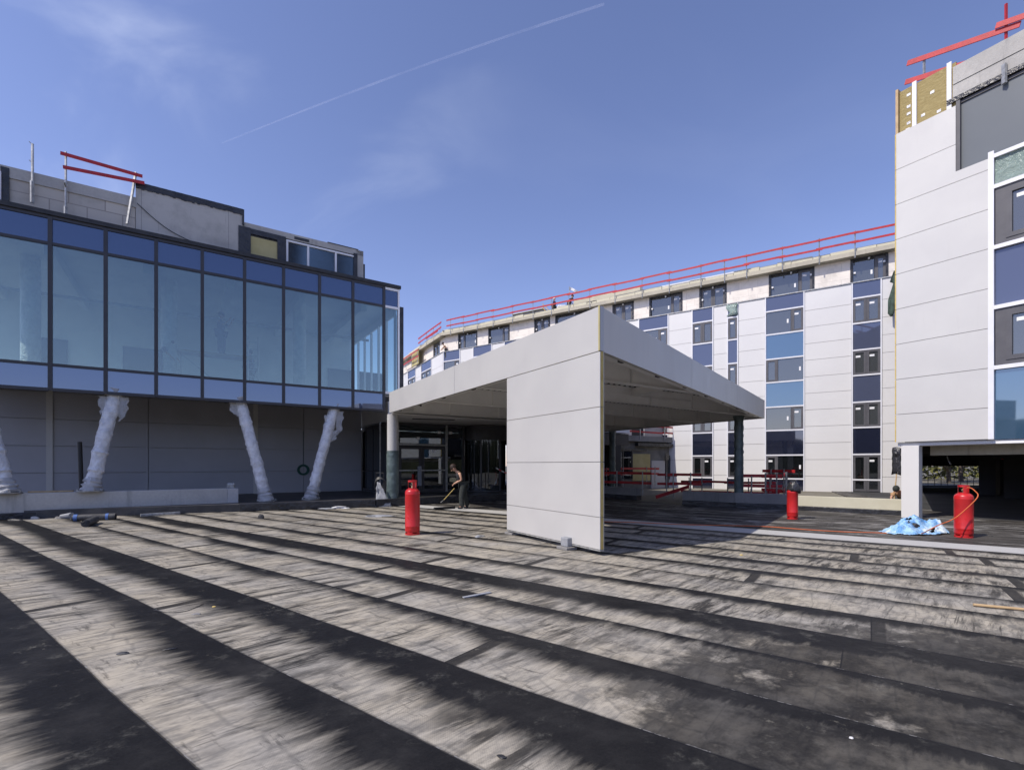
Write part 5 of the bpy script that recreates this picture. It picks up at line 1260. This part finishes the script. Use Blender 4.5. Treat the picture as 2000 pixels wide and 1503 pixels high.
used = sorted({k for f in fs_ for k in f}); mp_ = {k: i for i, k in enumerate(used)}
mb = MB(); mb.add([vs[k] for k in used], [[mp_[k] for k in f] for f in fs_], True)
tag(mb.build('blue_tarpaulin', t.m, loc=cen, solid=.006), 'crumpled light blue tarpaulin heaped on the deck beside the white pillar', 'tarpaulin')
mb = MB(); pts = []
for k in range(6): q = cen + dd * (-.25 + .12 * k) + nn_ * (.02 * k); pts.append(q + Vector((0, 0, .10 + .04 * math.sin(k * 2))))
mb.tube(pts, [.10, .16, .17, .14, .15, .08], 10, True, .4); tag(mb.build('black_sack', M['blackfoil'], loc=pts[0]), 'black foil sack showing through the torn tarpaulin', 'sack')

# ================= small things on the deck =================
def roll(px0, py0, px1, py1, r, label, mat='membrane', bands=()):
    a = at(px0, py0, r); b = at(px1, py1, r); t_ = thing('membrane_roll', a, label, 'roll'); d = (b - a)
    mb = MB(); mb.tube([a, b], r, 20, True, .06); mb.build('roll', M[mat], t_)
    for e in (a - d.normalized() * .004, b + d.normalized() * .004):
        pass
    mb = MB(); 
    for k0, k1 in bands: mb.tube([a + d * k0, a + d * k1], r * 1.06, 20, False, .04)
    if bands: mb.build('blue_band', M['bluetape'], t_)
    # spiral end
    mb = MB(); x = d.normalized(); y = x.cross(Vector((0, 0, 1))).normalized(); zz = Vector((0, 0, 1)); e = b + x * .004
    pts = [e + y * (r * .95 * k / 40) * math.cos(k * .5) + zz * (r * .95 * k / 40) * math.sin(k * .5) for k in range(6, 41)]
    mb.tube(pts, .006, 4); e = a - x * .004; pts = [e + y * (r * .95 * k / 40) * math.cos(k * .5) + zz * (r * .95 * k / 40) * math.sin(k * .5) for k in range(6, 41)]; mb.tube(pts, .006, 4); mb.build('spiral_end', M['black'], t_)
roll(142, 1011, 226, 1008, .10, 'black membrane roll with blue paper bands lying against the low wall', bands=((.03, .12), (.77, .84)))
roll(167, 1022, 186, 1014, .10, 'short black membrane roll pointing at the viewer in front of the banded roll')
mb = MB(); p = at(131, 1012, .0)
mb.tube([p + Vector((-.2, 0, .06)), p + Vector((.15, 0, .09))], [.05, .10], 12, True, .5); tag(mb.build('paper_wad', M['greypoly'], loc=p), 'grey paper wad at the left end of the banded roll', 'paper')
mb = MB(); mb.bar(at(274, 1006, .04), at(352, 1001, .04), .05, .10); tag(mb.build('wrapped_bundle', M['galv'], loc=at(274, 1006), bevel=.02), 'thin silver wrapped bundle lying along the low wall', 'bundle')
def wad(px, py, sx, sy, h, label, mat, name, seed=0, ang=0.0, cat=None):
    c = at(px, py); N = 14; vs = []
    for j in range(5):
        k = j / 4; rr0 = math.cos(k * math.pi / 2) ** .6
        for i in range(N):
            a = 2 * math.pi * i / N; m = 1 + .4 * noise.noise(Vector((math.cos(a) * 1.5, math.sin(a) * 1.5, j + seed * 3.1))); x = sx * rr0 * m * math.cos(a); y = sy * rr0 * m * math.sin(a)
            vs.append((c.x + x * math.cos(ang) - y * math.sin(ang), c.y + x * math.sin(ang) + y * math.cos(ang), h * math.sin(k * math.pi / 2) * (1 + .4 * noise.noise(Vector((x * 5, y * 5, seed)))) + .002))
    mb = MB(); mb.add(vs, [(j * N + i, j * N + (i + 1) % N, (j + 1) * N + (i + 1) % N, (j + 1) * N + i) for j in range(4) for i in range(N)] + [[4 * N + i for i in range(N)], list(range(N))], True)
    return tag(mb.build(name, M[mat], loc=c), label, cat or name.replace('_', ' '))
wad(937, 1048, .13, .06, .05, 'dark crushed can lying left of the canopy end wall', 'galv', 'crushed_can', 1, .6)
wad(510, 1012, .10, .05, .14, 'small dark lump on the deck left of the wrapped columns', 'black', 'bitumen_lump', 2)
wad(655, 992, .5, .2, .10, 'pale torn paper heap beside the bitumen kerb', 'wrap', 'torn_paper', 3)
wad(640, 994, .35, .12, .05, 'flat grey wrapper next to the torn paper heap', 'greypoly', 'wrapper', 4)
wad(742, 1008, .5, .2, .05, 'flattened grey packaging on the deck before the entrance', 'greypoly', 'flat_packaging', 5)
wad(30, 1016, .25, .08, .05, 'dark offcuts on the deck at the far left', 'black', 'offcuts', 6)
wad(68, 1013, .12, .08, .08, 'small pale stone chunk near the low wall', 'concrete', 'stone_chunk', 7)
wad(115, 1012, .12, .07, .06, 'grey rubble piece left of the membrane rolls', 'concrete_dirty', 'rubble_piece', 8)
wad(418, 1185, .022, .012, .012, 'tiny yellow chip on the pale felt in the left foreground', 'foam', 'yellow_chip', 9)
wad(331, 1268, .055, .018, .012, 'small dark scrap in the left foreground', 'black', 'dark_scrap', 10, .5)
wad(240, 1276, .05, .03, .012, 'small curled dark offcut left of the dark scrap', 'membrane', 'curled_offcut', 11, .2)
wad(383, 1199, .05, .03, .012, 'small grey flake near the yellow chip', 'concrete_dirty', 'grey_flake', 12, .2)
wad(980, 1478, .018, .03, .008, 'thin dark twig-like offcut at the bottom centre', 'black', 'thin_offcut', 13, 1.0)
wad(1663, 1441, .012, .010, .008, 'tiny white chip in the right foreground', 'wrap', 'white_chip', 14)
wad(1448, 1084, .03, .02, .02, 'small yellow leaf on the pale strip right of the end wall', 'foam', 'yellow_leaf', 15)
mb = MB(); pts = [at(300, 1190, .006), at(330, 1195, .006), at(365, 1192, .006), at(398, 1178, .006)]; mb.tube(smooth(pts), .0035, 5); tag(mb.build('thin_wire', M['pipe'], loc=pts[0]), 'thin curved black wire on the felt in the left foreground', 'wire')
mb = MB(); a = at(1901, 1180, .025); b = at(2030, 1192, .025); mb.tube([a, b], .017, 12); tag(mb.build('tool_handle', M['wood'], loc=a), 'orange-brown wooden tool handle lying at the right edge', 'handle')
mb = MB(); a = at(905, 1166, .01); b = at(958, 1156, .01); mb.bar(a, b, .05, .012); tag(mb.build('flat_offcut', M['greypoly'], loc=a), 'thin grey strip offcut on the damp band in the middle foreground', 'offcut')
# sheet of board folded against the entrance column
r_ = thing('folded_sheet', atY(752, 19.9), 'grey crumpled board sheet leaning by the entrance column', 'sheet')
p0 = atY(736, 19.6, 0); p1 = atY(769, 19.9, 0); p2 = atY(737, 19.9, 1.0); p3 = atY(742, 19.9, .95)
vs = []; N = 8
for j in range(N + 1):
    k = j / N
    for i in range(N + 1):
        u = i / N; q = (p0.lerp(p1, u)).lerp(p2.lerp(p3, u), k) + Vector((0, -.25 * (1 - k), 0)) + Vector((.05, .12, .02)) * noise.noise(Vector((i * .6, j * .6, 3))); vs.append(q)
mb = MB(); mb.add(vs, [(j * 9 + i, j * 9 + i + 1, j * 9 + 10 + i, j * 9 + 9 + i) for j in range(8) for i in range(8)], True); mb.build('sheet', M['greypoly'], r_).modifiers.new('s', 'SOLIDIFY').thickness = .02
# hose trolley beside it
p = atY(742, 20.6); r_ = thing('hose_trolley', (p.x, p.y, .26), 'upright trolley with looped black hoses beside the folded sheet', 'trolley')
mb = MB()
for dx in (-.16, .16): mb.tube([p + Vector((dx, 0, .3)), p + Vector((dx, 0, 1.35))], .018, 8)
mb.tube([p + Vector((-.16, 0, 1.35)), p + Vector((.16, 0, 1.35))], .018, 8); mb.bar(p + Vector((-.2, 0, .32)), p + Vector((.2, 0, .32)), .25, .03); mb.build('frame', M['pipe'], r_)
mb = MB()
for k in range(4):
    c = p + Vector((.02 * k, -.05, .95 - .05 * k)); rr0 = .19 + .025 * k; mb.tube([c + Vector((rr0 * math.cos(a / 16 * 6.283), -.02 * k, rr0 * 1.15 * math.sin(a / 16 * 6.283))) for a in range(17)], .018, 6, False)
mb.build('hose_loops', M['pipe'], r_)
# black roller/burner tube on the deck near the worker
mb = MB(); a = at(848, 993, .05); b = at(888, 990, .05); mb.tube([a, b], .05, 10); tag(mb.build('dark_tube', M['pipe'], loc=a), 'dark tube lying on the deck in front of the worker', 'tube')

# ================= PEOPLE =================
def skin_mesh(name, V, Ed, Rd, mat, parent, sub=1, rootv=0):
    org = WORG[parent.name]; me = bpy.data.meshes.new(name); o = bpy.data.objects.new(name, me); C.objects.link(o); o.parent = parent; WORG[o.name] = org
    me.from_pydata([tuple(Vector(v) - org) for v in V], Ed, []); me.materials.append(mat)
    m = o.modifiers.new('skin', 'SKIN'); m.use_smooth_shade = True; m.branch_smoothing = .6
    for i, r in enumerate(Rd):
        d = me.skin_vertices[0].data[i]; d.radius = (r, r) if not isinstance(r, tuple) else r
    me.skin_vertices[0].data[rootv].use_root = True
    s = o.modifiers.new('sub', 'SUBSURF'); s.levels = sub; s.render_levels = sub
    return o
def person(loc, yaw, J, label, skin='skin', top='blackcloth', legs='greycloth', hair='hair', boots='blackcloth', sc=1.0, shirt=True, sleeves=False, hat=False):
    """J: joints in metres (x forward, y left, z up from the feet): pelvis, chest, neck, head, sh/el/wr L R, hip/kn/an L R"""
    t_ = thing('person', loc, label, 'person'); cy, sy = math.cos(yaw), math.sin(yaw); L = Vector(loc)
    T_ = lambda p: L + Vector((p[0] * cy - p[1] * sy, p[0] * sy + p[1] * cy, p[2])) * sc
    V, Ed, Rd = [], [], []
    def add(p, r, par=None, raw=False): V.append(p if raw else T_(p)); Rd.append(r * sc); (Ed.append((par, len(V) - 1)) if par is not None else None); return len(V) - 1
    g = lambda k: Vector(J[k])
    pel = add(J['pelvis'], .125); bel = add(g('pelvis').lerp(g('chest'), .5), .115, pel); che = add(J['chest'], .135, bel); nek = add(J['neck'], .055, che)
    hd = g('head'); hd0 = add(g('neck').lerp(hd, .5), .052, nek); h1 = add(hd, .098, hd0); fwd = (hd - g('neck')).normalized(); h2 = add(hd + fwd * .07, .084, h1)
    hands = []
    for s_, nm in ((1, 'L'), (-1, 'R')):
        a = add(g('sh' + nm), .058, che); e = add(g('el' + nm), .042, a); w = add(g('wr' + nm), .028, e); d = (g('wr' + nm) - g('el' + nm)).normalized(); pm = add(g('wr' + nm) + d * .07, .034, w)
        h = add(g('hip' + nm), .092, pel); k = add(g('kn' + nm), .060, h); n_ = add(g('an' + nm), .042, k); ft = add(g('an' + nm) + Vector((.13, 0, -.05)), .036, n_)
        hands.append((g('wr' + nm), d, s_))
    body = skin_mesh('body', V, Ed, Rd, M[skin], t_, 2)
    # fingers: four unequal chains and a thumb for each hand
    for wr, d, s_ in hands:
        side = Vector((0, 1, 0)) if abs(d.y) < .8 else Vector((1, 0, 0)); side = (side - d * side.dot(d)).normalized(); curl = d.cross(side).normalized() * (-1 if s_ > 0 else 1)
        if curl.z > 0: curl = -curl
        V2, E2, R2 = [T_(wr + d * .05)], [], [.020 * sc]
        for q, (off, ln) in enumerate(((-.03, .075), (-.01, .085), (.012, .08), (.032, .062))):
            b = wr + d * .085 + side * off
            i0 = len(V2); V2 += [T_(b), T_(b + d * ln * .5 + curl * .012), T_(b + d * ln * .8 + curl * .04)]; R2 += [.010 * sc, .009 * sc, .0075 * sc]; E2 += [(0, i0), (i0, i0 + 1), (i0 + 1, i0 + 2)]
        b = wr + d * .04 - side * .035; i0 = len(V2); V2 += [T_(b), T_(b + d * .03 - side * .03), T_(b + d * .06 - side * .035 + curl * .012)]; R2 += [.012 * sc, .0105 * sc, .009 * sc]; E2 += [(0, i0), (i0, i0 + 1), (i0 + 1, i0 + 2)]
        skin_mesh('hand', V2, E2, R2, M[skin], body, 1)
    # face: nose, ears, eyes, mouth
    fx = J.get('face', (1, 0, -.2)); fx = Vector(fx).normalized(); lat = Vector((0, 1, 0)); up = fx.cross(lat).normalized(); up = -up if up.z < 0 else up; hc = hd + fwd * .04
    mb = MB(); mb.tube([T_(hc + fx * .085 + up * .02), T_(hc + fx * .118 - up * .02), T_(hc + fx * .092 - up * .035)], [.008 * sc, .017 * sc, .010 * sc], 8); mb.build('nose', M[skin], body)
    for s_ in (1, -1):
        mb = MB(); c = hc + lat * .092 * s_; mb.tube([T_(c + up * .028), T_(c + lat * .012 * s_), T_(c - up * .03)], [.010 * sc, .016 * sc, .010 * sc], 8); mb.build('ear', M[skin], body)
        mb = MB(); c = hc + fx * .088 + lat * .034 * s_ + up * .015; mb.tube([T_(c - lat * .012), T_(c + lat * .012)], .008 * sc, 6); mb.build('eye', M['dark'], body)
    mb = MB(); c = hc + fx * .092 - up * .058; mb.tube([T_(c - lat * .022), T_(c + lat * .022)], .006 * sc, 6); mb.build('mouth', M['maroon'], body)
    # hair cap / helmet
    mb = MB(); q = []; cc = hc + fwd * .02 + up * .03 - fx * .03
    for j in range(7):
        a = j / 6 * (math.pi * .56)
        for i in range(16):
            b = 2 * math.pi * i / 16; q.append(T_(cc + up * .138 * math.cos(a) + (fx * math.cos(b) * .130 + lat * math.sin(b) * .110) * math.sin(a)))
    mb.add(q, [(j * 16 + i, j * 16 + (i + 1) % 16, (j + 1) * 16 + (i + 1) % 16, (j + 1) * 16 + i) for j in range(6) for i in range(16)], True); mb.build('helmet' if hat else 'hair', M[hair], t_)
    # clothes
    if shirt:
        V3 = [T_(g('pelvis') + Vector((0, 0, .05))), T_(g('pelvis').lerp(g('chest'), .5)), T_(J['chest']), T_(g('chest').lerp(g('neck'), .7))]; E3 = [(0, 1), (1, 2), (2, 3)]; R3 = [.185 * sc, .18 * sc, .20 * sc, .12 * sc]
        for nm in 'LR':
            i0 = len(V3); V3.append(T_(g('sh' + nm))); E3.append((2, i0)); R3.append(.095 * sc)
            if sleeves: V3.append(T_(g('sh' + nm).lerp(g('el' + nm), .85))); E3.append((i0, i0 + 1)); R3.append(.075 * sc)
        skin_mesh('vest' if not sleeves else 'shirt', V3, E3, R3, M[top], t_, 2)
    V4 = [T_(J['pelvis'])]; E4 = []; R4 = [.19 * sc]
    for nm in 'LR':
        i0 = len(V4); V4 += [T_(g('hip' + nm)), T_(g('kn' + nm)), T_(g('an' + nm) + Vector((0, 0, -.03)))]; E4 += [(0, i0), (i0, i0 + 1), (i0 + 1, i0 + 2)]; R4 += [.14 * sc, .115 * sc, .10 * sc]
    skin_mesh('trousers', V4, E4, R4, M[legs], t_, 2)
    for nm in 'LR':
        a = g('an' + nm); V5 = [T_(a + Vector((-.05, 0, -.045))), T_(a + Vector((.05, 0, -.045))), T_(a + Vector((.17, 0, -.055)))]; skin_mesh('boot', V5, [(0, 1), (1, 2)], [.052 * sc, .052 * sc, .042 * sc], M[boots], t_, 1)
    return t_
base = dict(hipL=(0, .1, .92), hipR=(0, -.1, .92), knL=(.03, .11, .50), knR=(.0, -.11, .50), anL=(0, .12, .10), anR=(0, -.12, .10))
stand = dict(base, pelvis=(0, 0, .98), chest=(0, 0, 1.30), neck=(0, 0, 1.50), head=(.02, 0, 1.60), shL=(0, .19, 1.42), shR=(0, -.19, 1.42), elL=(.02, .24, 1.13), elR=(.02, -.24, 1.13), wrL=(.1, .23, .90), wrR=(.1, -.23, .90), face=(1, 0, -.1))
work = dict(pelvis=(-.10, 0, .96), chest=(.06, 0, 1.26), neck=(.16, 0, 1.44), head=(.25, 0, 1.52), face=(1, 0, -.75), shL=(.05, .19, 1.38), shR=(.05, -.19, 1.38), elL=(-.02, .25, 1.12), elR=(.0, -.25, 1.12), wrL=(.20, .18, 1.0), wrR=(.22, -.16, .98), hipL=(-.1, .1, .92), hipR=(-.1, -.1, .92), knL=(-.02, .12, .50), knR=(-.16, -.12, .50), anL=(-.04, .13, .10), anR=(-.26, -.13, .10))
# worker with the torch, facing left in the picture
pw = at(900, 993); person((pw.x, pw.y, 0), R(188), work, 'worker in a black sleeveless top bending over a burner before the entrance doors', top='blackcloth', legs='greycloth', sc=1.0)
mb = MB(); h = Vector((pw.x - .22, pw.y - .2, .80)); e = Vector((pw.x - .62, pw.y - .2, .36)); mb.tube([h, e], .014, 8); r_ = thing('gas_burner', e, 'long-handled gas burner with a pale lance held by the worker', 'burner'); mb.build('lance', M['foam'], r_)
mb = MB(); mb.tube([e, e + (e - h).normalized() * .16], [.02, .05], 14); mb.build('burner_head', M['pipe'], r_)
# crouching worker behind the cream upstand
crouch = dict(pelvis=(-.35, 0, .42), chest=(.0, 0, .62), neck=(.18, 0, .72), head=(.30, 0, .76), face=(.8, 0, -.7), shL=(.04, .19, .70), shR=(.04, -.19, .70), elL=(.22, .24, .48), elR=(.22, -.24, .48), wrL=(.40, .16, .30), wrR=(.42, -.12, .30), hipL=(-.35, .1, .38), hipR=(-.35, -.1, .38), knL=(.08, .16, .34), knR=(.05, -.16, .14), anL=(-.1, .17, .10), anR=(-.35, -.16, .10))
c = atY(1753, 18.6, 0); person((c.x + .15, c.y, -.04), R(205), crouch, 'worker in a tan shirt and dark cap crouching behind the cream upstand', top='tancloth', hair='greycloth', sleeves=True, hat=True, sc=1.0)
mb = MB(); a = atY(1745, 20.0, -.0); b = atY(1756, 20.2, 2.35); mb.tube([a, b], .022, 8); tag(mb.build('long_stick', M['wood'], loc=a), 'long thin pole leaning on the white wall above the crouching worker', 'pole')
# bare-backed worker on the top of the cladding
lean = dict(stand, pelvis=(-.1, 0, .95), chest=(.12, 0, 1.22), neck=(.22, 0, 1.38), head=(.28, 0, 1.48), face=(1, 0, -.6), shL=(.14, .19, 1.33), shR=(.14, -.19, 1.33), elL=(.3, .24, 1.1), elR=(.3, -.24, 1.1), wrL=(.45, .2, .95), wrR=(.45, -.2, .95))
s = LF.s_at(871) if False else fs(871, -.15); q = F.P(s, -.16, 0); person((q.x, q.y, 12.38), R(190), lean, 'shirtless worker leaning over the cladding edge at the left end of the hotel', shirt=False, legs='greycloth')
# two on the roof
q = F.P(fs(1083, -1.6), -1.6, ATT + .3); person(tuple(q), R(150), stand, 'worker in a white helmet standing left on the hotel roof', top='bluecloth', legs='greycloth', hair='wrap', hat=True, sleeves=True)
q = F.P(fs(1112, -1.3), -1.3, ATT + .3); person(tuple(q), R(20), lean, 'dark clothed worker on the hotel roof near the small flag', top='blackcloth', legs='blackcloth', sleeves=True)
q = F.P(fs(1112, .2), .2, ATT + 1.5); mb = MB(); vs = []
for i in range(9):
    for j in range(3): vs.append(q + Vector((i * .09, .05 * math.sin(i * .9), .25 + j * .12 - .03 * i + .05 * math.sin(i * .8))))
mb.add(vs, [(i * 3 + j, i * 3 + j + 1, i * 3 + 4 + j, i * 3 + 3 + j) for i in range(8) for j in range(2)], True); r_ = thing('small_flag', q, 'small white streamer flying from a roof rail post', 'flag'); mb.build('cloth', M['wrap'], r_); mb = MB(); mb.tube([q - Vector((0, 0, .2)), q + Vector((0, 0, .55))], .03, 8); mb.build('staff', M['galv'], r_)
# interior workers and their rolling scaffold
si = lambda px, n: G.s_at(px, n)
n0 = -2.6; s0, s1 = si(327, n0), si(492, n0); zp = G.z_at(410, 690, n0); r_ = thing('rolling_scaffold', G.P(s0, n0, 4.85), 'long work platform on trestles inside the glass storey', 'scaffold')
mb = MB(); G.box(mb, s0, s1, n0 - .4, n0 + .3, zp - .1, zp); mb.build('platform', M['wood'], r_)
for s in (s0 + .05, s1 - .15):
    mb = MB()
    for a in (0, .5):
        mb.bar(G.P(s + a * .8, n0, 4.86), G.P(s + a * .8, n0, zp + (.95 if s > s0 + .1 else 0)), .05, .05)
    for z in [4.95 + .3 * k for k in range(5 if s < s0 + .1 else 8)]: mb.bar(G.P(s, n0, z), G.P(s + .4, n0, z), .03, .03)
    mb.build('trestle', M['galv'], r_)
mb = MB(); mb.bar(G.P(s0 + .4, n0, zp - .1), G.P(s1 - 1.0, n0, 4.9), .04, .04); mb.build('diagonal', M['galv'], r_)
arms = dict(stand, wrR=(.35, -.15, 1.45), elR=(.2, -.25, 1.2), wrL=(.38, .15, 1.5), elL=(.2, .25, 1.25))
q = G.P(si(432, n0), n0, zp); person(tuple(q), R(10), arms, 'worker with raised arms standing on the platform inside the glass storey', top='bluecloth', legs='bluecloth', sleeves=True)
q = G.P(si(318, -2.2), -2.2, G.z_at(318, 722, -2.2)); person((q.x, q.y, 4.95), R(5), dict(lean), 'bent worker at the left end of the indoor platform', top='bluecloth', legs='bluecloth', sleeves=True, sc=1.0)
q = G.P(si(488, -2.9), -2.9, 4.95); person(tuple(q), R(170), stand, 'worker beside the ladder end of the indoor platform', top='bluecloth', legs='greycloth', sleeves=True)
